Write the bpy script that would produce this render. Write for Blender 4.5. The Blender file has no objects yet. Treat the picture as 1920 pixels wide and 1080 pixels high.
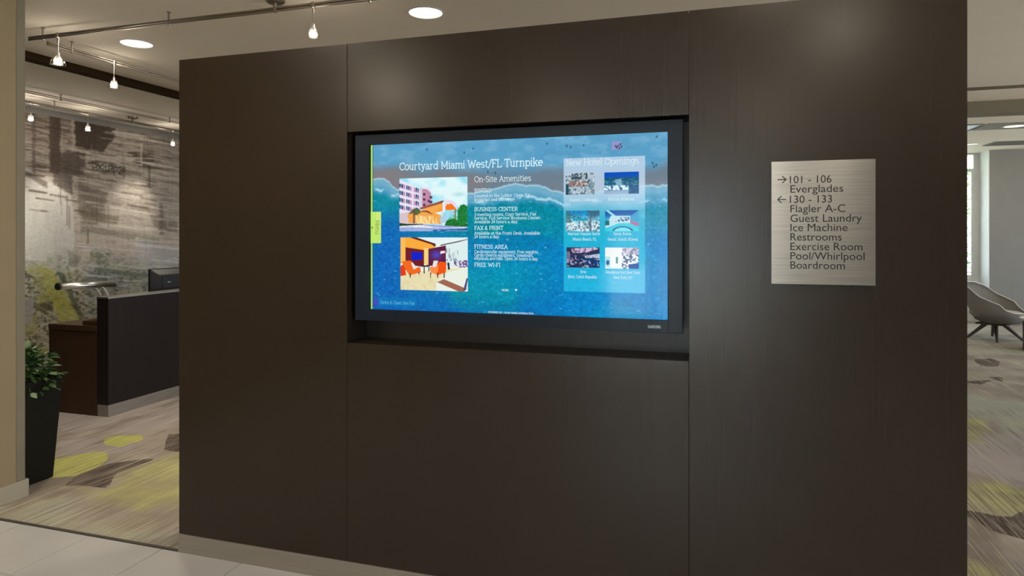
import bpy, bmesh, math, random
import numpy as np
from mathutils import Vector, Matrix
random.seed(7)
SC = bpy.context.scene
COL = SC.collection

# ------------------------------------------------------------------ camera, world, light, exposure
H, CY = 1.62, -2.709                       # eye height, camera distance from the wood wall (wall face is y=0)
cam_d = bpy.data.cameras.new('camera'); cam = bpy.data.objects.new('camera', cam_d); COL.objects.link(cam)
cam.location = (0, CY, H)
cam.rotation_euler = (math.radians(90), 0, math.atan(380/1233))
cam_d.sensor_width = 36; cam_d.lens = 36*1233/1920; cam_d.shift_y = -100/1920
cam_d.clip_start = .05; cam_d.clip_end = 200
SC.camera = cam
SC.view_settings.view_transform = 'Standard'; SC.view_settings.look = 'None'
SC.view_settings.gamma = 1; SC.view_settings.use_curve_mapping = False
SC.view_settings.exposure = 0.0
W = bpy.data.worlds.new('world'); SC.world = W; W.use_nodes = True
bg = W.node_tree.nodes['Background']; bg.inputs[0].default_value = (.80, .90, 1.0, 1); bg.inputs[1].default_value = 7.5

def light(name, kind, loc, power, color=(1, .86, .68), size=.14, target=None, spot=None, blend=.5, **kw):
    d = bpy.data.lights.new(name, kind); d.energy = power; d.color = color
    if kind == 'AREA': d.shape = 'DISK'; d.size = size
    elif kind in ('SPOT', 'POINT'): d.shadow_soft_size = size
    if spot: d.spot_size = math.radians(spot); d.spot_blend = blend
    for k, v in kw.items(): setattr(d, k, v)
    o = bpy.data.objects.new(name, d); COL.objects.link(o); o.location = loc
    if target is not None: o.rotation_euler = (Vector(target)-Vector(loc)).to_track_quat('-Z', 'Y').to_euler()
    return o
WARM = (1, .90, .77)
# daylight portals at the windows (they only guide the sky light coming in)
for loc, tgt, sx, sy in (((-.65, -9.2, 1.35), (-.65, 0, 1.35), 2.4, 2.5), ((3.87, 11.9, 1.95), (3.87, 0, 1.95), 1.75, 2.4), ((9.3, -1.0, 1.7), (0, -1.0, 1.7), 13.0, 1.8), ((9.3, 8.0, 1.7), (0, 8.0, 1.7), 4.8, 1.8)):
    o = light('window_portal', 'AREA', loc, 1, (1, 1, 1), target=tgt); o.data.shape = 'RECTANGLE'; o.data.size = sx; o.data.size_y = sy
    o.data.cycles.is_portal = True
sun = bpy.data.lights.new('sun', 'SUN'); sun.energy = 34; sun.angle = math.radians(1.2); sun.color = (1, .95, .86)
so = bpy.data.objects.new('sun', sun); COL.objects.link(so); so.rotation_euler = Vector((.04, 1, -1.15)).to_track_quat('-Z', 'Y').to_euler()
DOWN_P = 24
TRACK_P = 26

# ------------------------------------------------------------------ materials
MATS = {}
def mat(name, col=(.5, .5, .5), rough=.5, metal=0, **kw):
    if name in MATS: return MATS[name]
    m = bpy.data.materials.new(name); m.use_nodes = True; b = m.node_tree.nodes['Principled BSDF']
    b.inputs['Base Color'].default_value = (*col, 1); b.inputs['Roughness'].default_value = rough; b.inputs['Metallic'].default_value = metal
    for k, v in kw.items(): b.inputs[k].default_value = v
    MATS[name] = m; return m
def srgb(r, g, b):
    f = lambda c: ((c/255+.055)/1.055)**2.4 if c > 10 else c/255/12.92
    return (f(r), f(g), f(b))
def N(m, t, **kw):
    n = m.node_tree.nodes.new(t)
    for k, v in kw.items():
        if k in n.inputs: n.inputs[k].default_value = v
        else: setattr(n, k, v)
    return n
def L(m, a, b): m.node_tree.links.new(a, b)
def coords(m, scale=(1, 1, 1), rot=(0, 0, 0)):
    t = N(m, 'ShaderNodeTexCoord'); mp = N(m, 'ShaderNodeMapping'); mp.inputs['Scale'].default_value = scale; mp.inputs['Rotation'].default_value = rot
    L(m, t.outputs['Object'], mp.inputs['Vector']); return mp.outputs[0]
def noisy(m, c1, c2, scale=(1, 1, 1), nscale=5, detail=4, lo=.3, hi=.7, bump=0, dist=.002):
    nt = N(m, 'ShaderNodeTexNoise'); nt.inputs['Scale'].default_value = nscale; nt.inputs['Detail'].default_value = detail
    L(m, coords(m, scale), nt.inputs['Vector'])
    r = N(m, 'ShaderNodeValToRGB'); r.color_ramp.elements[0].position = lo; r.color_ramp.elements[1].position = hi
    r.color_ramp.elements[0].color = (*c1, 1); r.color_ramp.elements[1].color = (*c2, 1)
    L(m, nt.outputs[0], r.inputs[0]); b = m.node_tree.nodes['Principled BSDF']; L(m, r.outputs[0], b.inputs['Base Color'])
    if bump:
        bp = N(m, 'ShaderNodeBump'); bp.inputs['Strength'].default_value = bump; bp.inputs['Distance'].default_value = dist
        L(m, nt.outputs[0], bp.inputs['Height']); L(m, bp.outputs[0], b.inputs['Normal'])
    return r
def wood(name, c1, c2, rough, grain=(60, 60, .35), coat=0, coat_r=.3, spec=.5):
    m = mat(name, c1, rough); noisy(m, c1, c2, grain, 1.6, 6, .25, .75)
    b = m.node_tree.nodes['Principled BSDF']; b.inputs['Coat Weight'].default_value = coat; b.inputs['Coat Roughness'].default_value = coat_r
    b.inputs['Specular IOR Level'].default_value = spec
    return m
WENGE = wood('wenge_veneer', (.0205, .0117, .0058), (.0230, .0133, .0066), .27, spec=.5)
NICHE = wood('niche_veneer', (.014, .009, .006), (.024, .016, .011), .36)
DESKDARK = wood('desk_espresso_veneer', (.010, .0055, .0052), (.018, .010, .0095), .42, spec=.25)
DESKBROWN = wood('desk_walnut_veneer', (.045, .022, .009), (.075, .037, .016), .45, spec=.25)
LEGWOOD = wood('dark_oak_legs', (.035, .024, .016), (.06, .04, .028), .4)
CEIL = mat('ceiling_paint', (.86, .79, .69), .75); noisy(CEIL, (.85, .78, .68), (.87, .80, .70), (1, 1, 1), 3)
POT = mat('black_planter_resin', (.008, .0075, .004), .55); noisy(POT, (.007, .0065, .0035), (.010, .0095, .0055), (9, 9, 9), 5)
POT.node_tree.nodes['Principled BSDF'].inputs['Specular IOR Level'].default_value = .15
TAUPE = mat('taupe_wall_paint', (.12, .10, .08), .7); noisy(TAUPE, (.11, .092, .074), (.13, .108, .086), (1, 1, 1), 6)
CREAM = mat('cream_wall_paint', (.28, .215, .125), .7); noisy(CREAM, (.27, .208, .12), (.29, .223, .13), (1, 1, 1), 6)
GUARD = mat('corner_guard_vinyl', (.20, .17, .118), .6); noisy(GUARD, (.195, .165, .114), (.21, .18, .125), (1, 1, 1), 9)
BASEW = mat('baseboard_paint', (.36, .325, .25), .45); noisy(BASEW, (.35, .316, .243), (.375, .34, .262), (1, 1, 1), 7)
GREYW = mat('grey_wall_paint', (.24, .235, .225), .75); noisy(GREYW, (.235, .23, .22), (.25, .245, .235), (1, 1, 1), 5)
WHITEP = mat('white_window_paint', (.72, .73, .72), .4); noisy(WHITEP, (.70, .71, .70), (.75, .76, .75), (1, 1, 1), 9)
BEAMB = mat('beam_paint', (.19, .165, .115), .7); noisy(BEAMB, (.185, .16, .11), (.2, .175, .12), (1, 1, 1), 4)
DARKTRIM = mat('dark_beam_stain', (.03, .016, .006), .9, **{'Specular IOR Level': .1}); noisy(DARKTRIM, (.027, .0145, .005), (.036, .020, .008), (1, 20, 1), 3)
TILE = mat('pale_porcelain_tile', (.52, .525, .54), .28); noisy(TILE, (.49, .495, .51), (.545, .55, .565), (1, 1, 1), 2.5, 6)
GROUT = mat('grout', (.27, .26, .25), .85); noisy(GROUT, (.25, .24, .23), (.30, .29, .28), (1, 1, 1), 60)
STEEL = mat('brushed_steel', (.42, .39, .35), .38, 1); noisy(STEEL, (.36, .335, .30), (.46, .43, .39), (1, 1, 60), 4, 4, .3, .7)
PLINTH = mat('plinth_laminate', (.29, .255, .22), .35, .35); noisy(PLINTH, (.27, .24, .205), (.32, .285, .245), (1.5, 60, 60), 3, 5)
NICKEL = mat('satin_nickel', (.34, .30, .26), .35, 1); noisy(NICKEL, (.31, .275, .24), (.37, .33, .285), (9, 9, 9), 6)
CHROME = mat('polished_chrome', (.85, .83, .80), .30, 1); noisy(CHROME, (.72, .70, .67), (.78, .76, .73), (4, 4, 4), 6)
BLACKP = mat('black_plastic', (.012, .012, .013), .4); noisy(BLACKP, (.011, .011, .012), (.014, .014, .015), (9, 9, 9), 9)
BEZEL = mat('tv_bezel_plastic', (.011, .018, .032), .30); noisy(BEZEL, (.010, .017, .030), (.012, .019, .034), (9, 9, 9), 9)
TRANS = mat('transition_strip_rubber', (.05, .046, .042), .6); noisy(TRANS, (.045, .04, .037), (.06, .055, .05), (30, 30, 30), 4)
SOIL = mat('potting_soil', (.02, .013, .008), .9); noisy(SOIL, (.012, .008, .005), (.035, .024, .014), (30, 30, 30), 4, bump=.5)
FABRIC = mat('chair_taupe_fabric', (.33, .30, .27), .7); noisy(FABRIC, (.31, .28, .25), (.35, .32, .29), (90, 90, 90), 4, bump=.2)
PIPING = mat('chair_piping', (.62, .58, .53), .6); noisy(PIPING, (.6, .56, .51), (.64, .6, .55), (90, 90, 90), 4)
MARBLE = mat('white_table_top', (.62, .62, .62), .2); noisy(MARBLE, (.5, .5, .51), (.68, .68, .68), (3, 3, 3), 3, 8)
VENTM = mat('vent_grey', (.16, .155, .145), .6); noisy(VENTM, (.15, .145, .135), (.17, .165, .155), (5, 5, 5), 5)
INK = mat('sign_ink', (.012, .011, .010), .5); noisy(INK, (.011, .010, .009), (.013, .012, .011), (9, 9, 9), 5)
GROUND = mat('outdoor_paving', (.5, .49, .45), .9); noisy(GROUND, (.46, .45, .42), (.55, .53, .48), (1, 1, 1), 1.5)
BARK = mat('shrub_bark', (.10, .07, .05), .9); noisy(BARK, (.08, .055, .04), (.13, .1, .07), (20, 20, 3), 3)

def leafmat(name, c1, c2):
    m = mat(name, c1, .38); r = noisy(m, c1, c2, (25, 25, 25), 1.3, 3)
    return m
LEAF = leafmat('ivy_leaf_green', (.04, .11, .03), (.16, .30, .09))
LEAF2 = leafmat('ivy_leaf_pale', (.2, .32, .14), (.5, .62, .38))
OUTLEAF = leafmat('outdoor_leaf', (.10, .2, .05), (.35, .5, .2))

def emis(name, col, s, rough=.5):
    m = mat(name, (0, 0, 0), rough); b = m.node_tree.nodes['Principled BSDF']
    nt = N(m, 'ShaderNodeTexNoise'); nt.inputs['Scale'].default_value = 4
    mx = N(m, 'ShaderNodeMix'); mx.data_type = 'RGBA'; mx.inputs[6].default_value = (*[c*.97 for c in col], 1); mx.inputs[7].default_value = (*col, 1)
    L(m, nt.outputs[0], mx.inputs[0]); L(m, mx.outputs[2], b.inputs['Emission Color']); b.inputs['Emission Strength'].default_value = s
    return m
LENS = emis('downlight_lens', (1, .90, .74), 5.5)
LENSF = emis('far_downlight_lens', (1, .88, .78), 1.4)
BULB = emis('halogen_bulb', (1, .86, .66), 30)
PANELG = emis('window_reflection_glow', (.75, .88, .92), .45)  # window reflection put in as emission, no lamp behind it

def thin_glass(name, tint=(1, 1, 1), refl=.08):
    m = bpy.data.materials.new(name); m.use_nodes = True; nt = m.node_tree; nt.nodes.clear()
    out = N(m, 'ShaderNodeOutputMaterial'); tr = N(m, 'ShaderNodeBsdfTransparent'); gl = N(m, 'ShaderNodeBsdfGlossy'); mx = N(m, 'ShaderNodeMixShader')
    tr.inputs[0].default_value = (*tint, 1); gl.inputs['Roughness'].default_value = .02; lw = N(m, 'ShaderNodeLayerWeight'); lw.inputs[0].default_value = .5; pw = N(m, 'ShaderNodeMath'); pw.operation = 'POWER'; pw.inputs[1].default_value = 4; L(m, lw.outputs['Facing'], pw.inputs[0])
    fr = N(m, 'ShaderNodeMath'); fr.operation = 'MULTIPLY_ADD'; fr.inputs[1].default_value = .7; fr.inputs[2].default_value = refl*.6; L(m, pw.outputs[0], fr.inputs[0])
    L(m, fr.outputs[0], mx.inputs[0]); L(m, tr.outputs[0], mx.inputs[1]); L(m, gl.outputs[0], mx.inputs[2]); L(m, mx.outputs[0], out.inputs[0])
    MATS[name] = m; return m
GLASS = thin_glass('window_glass', (.93, .97, .97))
SHADEG = thin_glass('pendant_glass', (.97, .96, .94))

# ------------------------------------------------------------------ helpers
def tag(o, label=None, cat=None, group=None, kind=None):
    for k, v in (('label', label), ('category', cat), ('group', group), ('kind', kind)):
        if v: o[k] = v
    return o
def empty(name, loc=(0, 0, 0), rz=0):
    o = bpy.data.objects.new(name, None); COL.objects.link(o); o.location = loc; o.rotation_euler = (0, 0, rz); o.empty_display_size = .1; return o
def obj(name, me, m=None, parent=None, loc=None, smooth=False):
    if isinstance(me, bmesh.types.BMesh):
        bm = me; me = bpy.data.meshes.new(name); bm.to_mesh(me); bm.free()
    if m and not me.materials: me.materials.append(m)
    if smooth:
        me.polygons.foreach_set('use_smooth', [True]*len(me.polygons))
    o = bpy.data.objects.new(name, me); COL.objects.link(o)
    if loc: o.location = loc
    if parent: o.parent = parent
    return o
def bx(x0, x1, y0, y1, z0, z1, bevel=0, bm=None):
    b = bmesh.new()
    vs = bmesh.ops.create_cube(b, size=1)['verts']
    for v in vs: v.co = Vector(((x0+x1)/2+v.co.x*(x1-x0), (y0+y1)/2+v.co.y*(y1-y0), (z0+z1)/2+v.co.z*(z1-z0)))
    if bevel: bmesh.ops.bevel(b, geom=b.edges[:], offset=bevel, segments=2, affect='EDGES', profile=.7)
    return join(bm, b)
def join(bm, b):
    if bm is None: return b
    me = bpy.data.meshes.new('t'); b.to_mesh(me); b.free(); bm.from_mesh(me); bpy.data.meshes.remove(me); return bm
def box(name, m, dims, parent=None, bevel=0, origin=None):
    d = list(dims)
    ox, oy, oz = origin if origin else (0, 0, 0)
    return obj(name, bx(d[0]-ox, d[1]-ox, d[2]-oy, d[3]-oy, d[4]-oz, d[5]-oz, bevel), m, parent)
def lathe(prof, n=32, bm=None, center=(0, 0, 0), axis=None, cap=True):
    b = bmesh.new(); rings = []
    for r, z in prof: rings.append([b.verts.new((r*math.cos(2*math.pi*i/n), r*math.sin(2*math.pi*i/n), z)) for i in range(n)])
    for A, B in zip(rings, rings[1:]):
        for i in range(n): b.faces.new((A[i], A[(i+1) % n], B[(i+1) % n], B[i]))
    if cap:
        if prof[0][0] > 1e-5: b.faces.new(rings[0][::-1])
        if prof[-1][0] > 1e-5: b.faces.new(rings[-1])
    if axis is not None:
        q = Vector((0, 0, 1)).rotation_difference(Vector(axis)); bmesh.ops.rotate(b, verts=b.verts, matrix=q.to_matrix())
    bmesh.ops.translate(b, verts=b.verts, vec=center)
    bmesh.ops.remove_doubles(b, verts=b.verts, dist=1e-6); bmesh.ops.recalc_face_normals(b, faces=b.faces)
    return join(bm, b)
def cyl(p0, p1, r0, r1=None, n=16, bm=None):
    p0 = Vector(p0); p1 = Vector(p1); r1 = r0 if r1 is None else r1
    return lathe([(r0, 0), (r1, (p1-p0).length)], n, bm, p0, (p1-p0).normalized())
def tube(pts, r, n=10, bm=None):
    b = bmesh.new(); rings = []; pts = [Vector(p) for p in pts]; up = None
    for i, p in enumerate(pts):
        t = (pts[min(i+1, len(pts)-1)]-pts[max(i-1, 0)]).normalized()
        if up is None: up = t.orthogonal().normalized()
        up = (up-t*up.dot(t)).normalized(); s = t.cross(up)
        rr = r[i] if isinstance(r, (list, tuple)) else r
        rings.append([b.verts.new(p+(up*math.cos(2*math.pi*k/n)+s*math.sin(2*math.pi*k/n))*rr) for k in range(n)])
    for A, B in zip(rings, rings[1:]):
        for i in range(n): b.faces.new((A[i], A[(i+1) % n], B[(i+1) % n], B[i]))
    b.faces.new(rings[0][::-1]); b.faces.new(rings[-1]); bmesh.ops.recalc_face_normals(b, faces=b.faces)
    return join(bm, b)
def copy_tree(o, parent=None):
    c = o.copy(); COL.objects.link(c); c.parent = parent
    for ch in list(o.children): copy_tree(ch, c)
    return c
def S(o): o['kind'] = 'structure'; return o

BEZEL.node_tree.nodes['Principled BSDF'].inputs['Specular IOR Level'].default_value = .22
# numpy noise -------------------------------------------------------
RS = np.random.RandomState(5)
LAT = RS.rand(256, 256)
def vnoise(x, y):
    xi = np.floor(x).astype(int); yi = np.floor(y).astype(int); fx = x-xi; fy = y-yi
    fx = fx*fx*(3-2*fx); fy = fy*fy*(3-2*fy); g = lambda a, b: LAT[a % 256, b % 256]
    return (g(xi, yi)*(1-fx)+g(xi+1, yi)*fx)*(1-fy)+(g(xi, yi+1)*(1-fx)+g(xi+1, yi+1)*fx)*fy
def fbm(x, y, o=4):
    s = 0; a = .5; t = 0
    for k in range(o): s = s+a*vnoise(x*2**k+17*k, y*2**k+31*k); t += a; a *= .5
    return s/t
def poly_sd(px, py, P):                     # signed distance, positive inside
    P = np.array(P, float); d = np.full(px.shape, 1e9); ins = np.zeros(px.shape, bool)
    for i in range(len(P)):
        a = P[i]; b = P[(i+1) % len(P)]; e = b-a; wx = px-a[0]; wy = py-a[1]
        t = np.clip((wx*e[0]+wy*e[1])/(e@e), 0, 1); d = np.minimum(d, np.hypot(wx-e[0]*t, wy-e[1]*t))
        c = (a[1] > py) != (b[1] > py)
        with np.errstate(divide='ignore', invalid='ignore'):
            ins ^= c & (px < (b[0]-a[0])*(py-a[1])/((b[1]-a[1]) if b[1] != a[1] else 1e-9)+a[0])
    return np.where(ins, d, -d)
def lin(c):
    c = np.clip(c, 0, 255)/255; return np.where(c < .04, c/12.92, ((c+.055)/1.055)**2.4)
def grid_mesh(name, nx, ny, fn, attrs):
    """fn(s,t)->xyz over the unit square; attrs {name: (nx*ny,3)}"""
    s, t = np.meshgrid(np.linspace(0, 1, nx), np.linspace(0, 1, ny)); co = fn(s.ravel(), t.ravel())
    me = bpy.data.meshes.new(name); me.vertices.add(nx*ny); me.vertices.foreach_set('co', co.astype(np.float32).ravel())
    i = (np.arange(ny-1)[:, None]*nx+np.arange(nx-1)[None]).ravel(); q = np.stack([i, i+1, i+1+nx, i+nx], 1).astype(np.int32)
    me.loops.add(q.size); me.loops.foreach_set('vertex_index', q.ravel()); me.polygons.add(len(q))
    me.polygons.foreach_set('loop_start', np.arange(0, q.size, 4, dtype=np.int32)); me.update(calc_edges=True); me.validate()
    for k, v in attrs.items():
        a = me.color_attributes.new(k, 'FLOAT_COLOR', 'POINT'); a.data.foreach_set('color', np.concatenate([v, np.ones((len(v), 1))], 1).astype(np.float32).ravel())
    return me

TH = math.atan(380/1233); CT, ST = math.cos(TH), math.sin(TH)

# ------------------------------------------------------------------ SETTING
CZ = 3.15; XM = -7.80; YB = -9.0; YF = 11.195; XR = 9.0
fl = S(box('floor', GROUT, (XM-.2, XR+.2, YB-.2, 12.2, -.12, -.008)))
tile_cache = {}
def tile(x0, x1, y0, y1):
    key = (round(x1-x0, 3), round(y1-y0, 3))
    g = .0018
    if key not in tile_cache:
        b = bx(g, x1-x0-g, g, y1-y0-g, -.008, 0, .0008); me = bpy.data.meshes.new('tile'); b.to_mesh(me); b.free(); me.materials.append(TILE); tile_cache[key] = me
    o = bpy.data.objects.new('tile', tile_cache[key]); COL.objects.link(o); o.location = (x0, y0, 0); o.parent = fl
xs = [-4.09]+[-3.7005+.4905*k for k in range(0, 12)]
ys = [.0]+[-.42-.4905*k for k in range(0, 8)]
for a, b in zip(xs, xs[1:]):
    for c, d in zip(ys, ys[1:]): tile(a, b, d, c)
S(box('trim_1', TRANS, (-4.09, -2.616, .001, .020, -.008, .0035), bevel=.001))

# carpet: printed patches as signed-distance attributes, crisp edges made in the shader
Ypoly = [[(-4.613, 1.306), (-4.63, 1.401), (-4.418, 1.487), (-4.311, 1.399), (-4.333, 1.296), (-4.317, 1.201), (-4.488, 1.21)],
         [(-4.566, .789), (-4.424, 1.067), (-4.325, 1.08), (-4.159, .947), (-4.115, .803), (-4.09, .65), (-4.247, .545)]]
Dpoly = [[(-4.004, .486), (-4.103, .66), (-4.108, .867), (-3.951, 1.043), (-3.859, 1.072), (-3.879, .758), (-3.707, .539), (-3.938, .524)],
         [(-4.239, 1.562), (-4.09, 1.671), (-3.701, 1.255), (-3.951, 1.241)],
         [(3.212, 7.228), (3.46, 7.38), (3.472, 7.119), (3.328, 6.771), (3.121, 6.707)],
         [(2.595, 5.653), (2.775, 5.784), (2.964, 5.874), (2.741, 5.562)], [(2.983, 6.048), (3.11, 6.065), (3.031, 5.777), (2.987, 5.827)],
         [(1.391, 1.774), (1.509, 1.75), (1.617, 1.724), (1.717, 1.844), (1.823, 1.907), (1.627, 1.41), (1.522, 1.452), (1.446, 1.506), (1.371, 1.707)]]
Opoly = [[(-3.879, .758), (-3.859, 1.138), (-3.723, 1.428), (-2.875, .486), (-3.2, .32), (-3.983, .479), (-3.707, .539)],
         [(1.61, 2.478), (1.761, 2.424), (1.925, 2.164), (1.823, 1.907), (1.717, 1.844), (1.611, 1.723), (1.509, 1.75), (1.391, 1.774)],
         [(1.209, 1.186), (1.319, 1.087), (1.349, .933), (1.107, .859)], [(2.131, 4.156), (2.301, 4.), (1.988, 3.247), (1.871, 3.32)]]
Gpoly = [[(-4.007, .093), (-3.796, .339), (-3.479, .13), (-3.001, .084), (-2.828, .212), (-2.641, .02), (-3.902, .02)],
         [(2.4, 5.142), (2.501, 4.946), (2.926, 4.741), (2.526, 3.723), (2.281, 3.606), (2.301, 4.), (2.131, 4.156)]]
Lpoly = [[(-4.924, 1.171), (-4.766, 1.306), (-4.312, 1.303), (-4.16, 1.097), (-4.407, 1.003), (-4.605, .908)],
         [(1.852, 3.259), (2.21, 3.566), (2.503, 3.628), (1.91, 2.126), (1.768, 2.446), (1.638, 2.57)], [(-6, 1.6), (-5, 2.6), (-4.4, 2.2), (-4.4, 1.6), (-5, 1.35)]]
rr = random.Random(3)
for k in range(70):                          # patches the photograph does not reach
    cx, cy = rr.uniform(-7, 8), rr.uniform(.6, 11.5)
    if (-5.3 < cx < -2.6 and cy < 3.2) or (0 < cx < 3.4 and cy < 7.6 and cx > .3*cy): continue
    P = [(cx+rr.uniform(.18, .42)*math.cos(a), cy+rr.uniform(.18, .42)*math.sin(a)) for a in [i*2*math.pi/7+rr.uniform(-.3, .3) for i in range(7)]]
    [Ypoly, Dpoly, Opoly, Gpoly, Lpoly, Opoly][k % 6].append(P)
CNX, CNY = 420, 310
cx0, cx1, cy0, cy1 = XM, XR, .020, YF+.45
s_, t_ = np.meshgrid(np.linspace(0, 1, CNX), np.linspace(0, 1, CNY)); gx = (cx0+(cx1-cx0)*s_).ravel(); gy = (cy0+(cy1-cy0)*t_).ravel()
def sdf(PL):
    d = np.full(gx.shape, -.4)
    for P in PL: d = np.maximum(d, poly_sd(gx, gy, P))
    return np.clip(d, -.4, .4)+.5
cme = grid_mesh('carpet', CNX, CNY, lambda s, t: np.stack([cx0+(cx1-cx0)*s, cy0+(cy1-cy0)*t, 0*s+.001], 1),
    {'patch_a': np.stack([sdf(Ypoly), sdf(Dpoly), sdf(Opoly)], 1), 'patch_b': np.stack([sdf(Gpoly), sdf(Lpoly), sdf(Lpoly)*0], 1)})
CARP = mat('patterned_carpet', (.3, .3, .3), .95)
def build_carpet(m):
    b = m.node_tree.nodes['Principled BSDF']; b.inputs['Specular IOR Level'].default_value = .1
    tc = N(m, 'ShaderNodeTexCoord')
    def nz(scale, detail, sx=1, sy=1, off=0):
        mp = N(m, 'ShaderNodeMapping'); mp.inputs['Scale'].default_value = (sx, sy, 1); mp.inputs['Location'].default_value = (off, off*.7, 0)
        L(m, tc.outputs['Object'], mp.inputs[0]); n = N(m, 'ShaderNodeTexNoise'); n.inputs['Scale'].default_value = scale; n.inputs['Detail'].default_value = detail
        L(m, mp.outputs[0], n.inputs[0]); return n.outputs[0]
    def ramp(src, lo, hi):
        r = N(m, 'ShaderNodeMapRange'); r.inputs[1].default_value = lo; r.inputs[2].default_value = hi; L(m, src, r.inputs[0]); return r.outputs[0]
    def mth(op, a, c):
        n = N(m, 'ShaderNodeMath'); n.operation = op
        for i, v in enumerate((a, c)):
            if isinstance(v, (int, float)): n.inputs[i].default_value = v
            else: L(m, v, n.inputs[i])
        return n.outputs[0]
    def mix(a, c, f, mode='MIX'):
        n = N(m, 'ShaderNodeMix'); n.data_type = 'RGBA'; n.blend_type = mode
        for i, v in ((6, a), (7, c)):
            if isinstance(v, tuple): n.inputs[i].default_value = (*v, 1)
            else: L(m, v, n.inputs[i])
        if isinstance(f, (int, float)): n.inputs[0].default_value = f
        else: L(m, f, n.inputs[0])
        return n.outputs[2]
    A = N(m, 'ShaderNodeAttribute'); A.attribute_name = 'patch_a'; sa = N(m, 'ShaderNodeSeparateColor'); L(m, A.outputs['Color'], sa.inputs[0])
    B = N(m, 'ShaderNodeAttribute'); B.attribute_name = 'patch_b'; sb = N(m, 'ShaderNodeSeparateColor'); L(m, B.outputs['Color'], sb.inputs[0])
    col = mix((.29, .25, .215), (.44, .395, .35), ramp(nz(2.2, 5), .35, .65))
    col = mix(col, (.31, .27, .26), ramp(nz(1.3, 4, 1.8, .6, 5), .52, .66))
    col = mix(col, (.4, .4, .24), mth('MULTIPLY', ramp(nz(1.5, 4, 1, .8, 11), .55, .70), .6))
    warp = mth('MULTIPLY', mth('SUBTRACT', nz(9, 5, 1, .6), .5), .16)
    soft = mth('MULTIPLY', mth('SUBTRACT', nz(5, 6, 1, .5, 3), .5), .35)
    m_l = ramp(mth('ADD', sb.outputs[1], warp), .49, .52); m_g = ramp(mth('ADD', sb.outputs[0], soft), .46, .56)
    m_o = ramp(mth('ADD', sa.outputs[2], soft), .47, .58)
    fine = mth('MULTIPLY', warp, .25)
    m_y = ramp(mth('ADD', sa.outputs[0], fine), .497, .503); m_d = ramp(mth('ADD', sa.outputs[1], fine), .497, .503)
    col = mix(col, (.40, .36, .355), mth('MULTIPLY', m_l, .95))
    col = mix(col, (.19, .155, .13), mth('MULTIPLY', ramp(nz(1.7, 5, 1.6, .7, 31), .56, .66), .65))
    col = mix(col, (.4, .43, .36), mth('MULTIPLY', m_g, .65))
    olive = mix((.37, .345, .18), (.5, .5, .19), ramp(nz(5, 5, 1, .7, 2), .4, .65))
    col = mix(col, olive, mth('MULTIPLY', m_o, .8))
    col = mix(col, mix((.46, .46, .14), (.58, .59, .19), nz(14, 3)), m_y)
    dark = mix((.07, .052, .045), (.25, .21, .185), ramp(nz(9, 4, 12, .45, 7), .46, .62))
    col = mix(col, dark, m_d)
    # fine streaks running away from the viewer, along the y axis
    st = nz(6, 5, 16, .28, 1); st2 = nz(5, 4, 20, .2, 9)
    zone = ramp(nz(1.1, 3, 1, 1, 21), .40, .60)
    col = mix(col, (.15, .125, .105), mth('MULTIPLY', mth('MULTIPLY', ramp(st, .50, .58), zone), .62))
    col = mix(col, (.58, .56, .38), mth('MULTIPLY', ramp(st2, .60, .64), .7))
    pile = nz(160, 2, 1, 1); col = mix(col, mix((.6, .6, .6), (1.3, 1.3, 1.3), pile), .55, 'MULTIPLY')
    L(m, col, b.inputs['Base Color'])
    bp = N(m, 'ShaderNodeBump'); bp.inputs['Strength'].default_value = .35; bp.inputs['Distance'].default_value = .003; L(m, pile, bp.inputs['Height']); L(m, bp.outputs[0], b.inputs['Normal'])
build_carpet(CARP); S(obj('floor_carpet', cme, CARP))

S(box('ceiling', CEIL, (XM-.2, XR+.2, YB-.2, 12.2, CZ, CZ+.15)))
S(box('trim_2', DARKTRIM, (-5.60, -5.47, -9, 12, CZ-.056, CZ+.01)))
tb = S(box('trim_3', BEAMB, (-.5, 9, 6.07, 6.30, CZ-.149, CZ+.01)))
# left wall
S(box('wall_left', CREAM, (-4.36, -4.09, YB, .299, -.01, CZ+.02)))
S(box('baseboard_left', BASEW, (-4.375, -4.073, YB, .313, -.005, .106), bevel=.003))
wb = S(empty('wall_behind_desk', (XM, 0, 0)))
obj('plaster', bx(-.2, 0, YB, 12.2, -.01, CZ+.02), GREYW, wb)
wr = S(empty('wall_right', (XR, 0, 0)))
b = bx(0, .2, YB, 12.2, 2.4, CZ+.02); b = bx(0, .2, YB, 12.2, -.01, .8, bm=b); b = bx(0, .2, YB, -7.5, .8, 2.6, bm=b); b = bx(0, .2, 5.5, 5.6, .8, 2.6, bm=b); b = bx(0, .2, 10.4, 12.2, .8, 2.6, bm=b)
obj('plaster', b, TAUPE, wr)
w3 = S(empty('added_window', (XR+.1, 0, 0))); fr = None  # unseen glazing added for daylight, its openings sized to suit the ceiling brightness
for k in range(8): fr = bx(-.03, .03, -7.5+k*1.85, -7.44+k*1.85, .8, 2.6, bm=fr)
for k in range(4): fr = bx(-.03, .03, 5.6+k*1.58, 5.66+k*1.58, .8, 2.6, bm=fr)
obj('window_frame', fr, WHITEP, w3)
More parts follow.
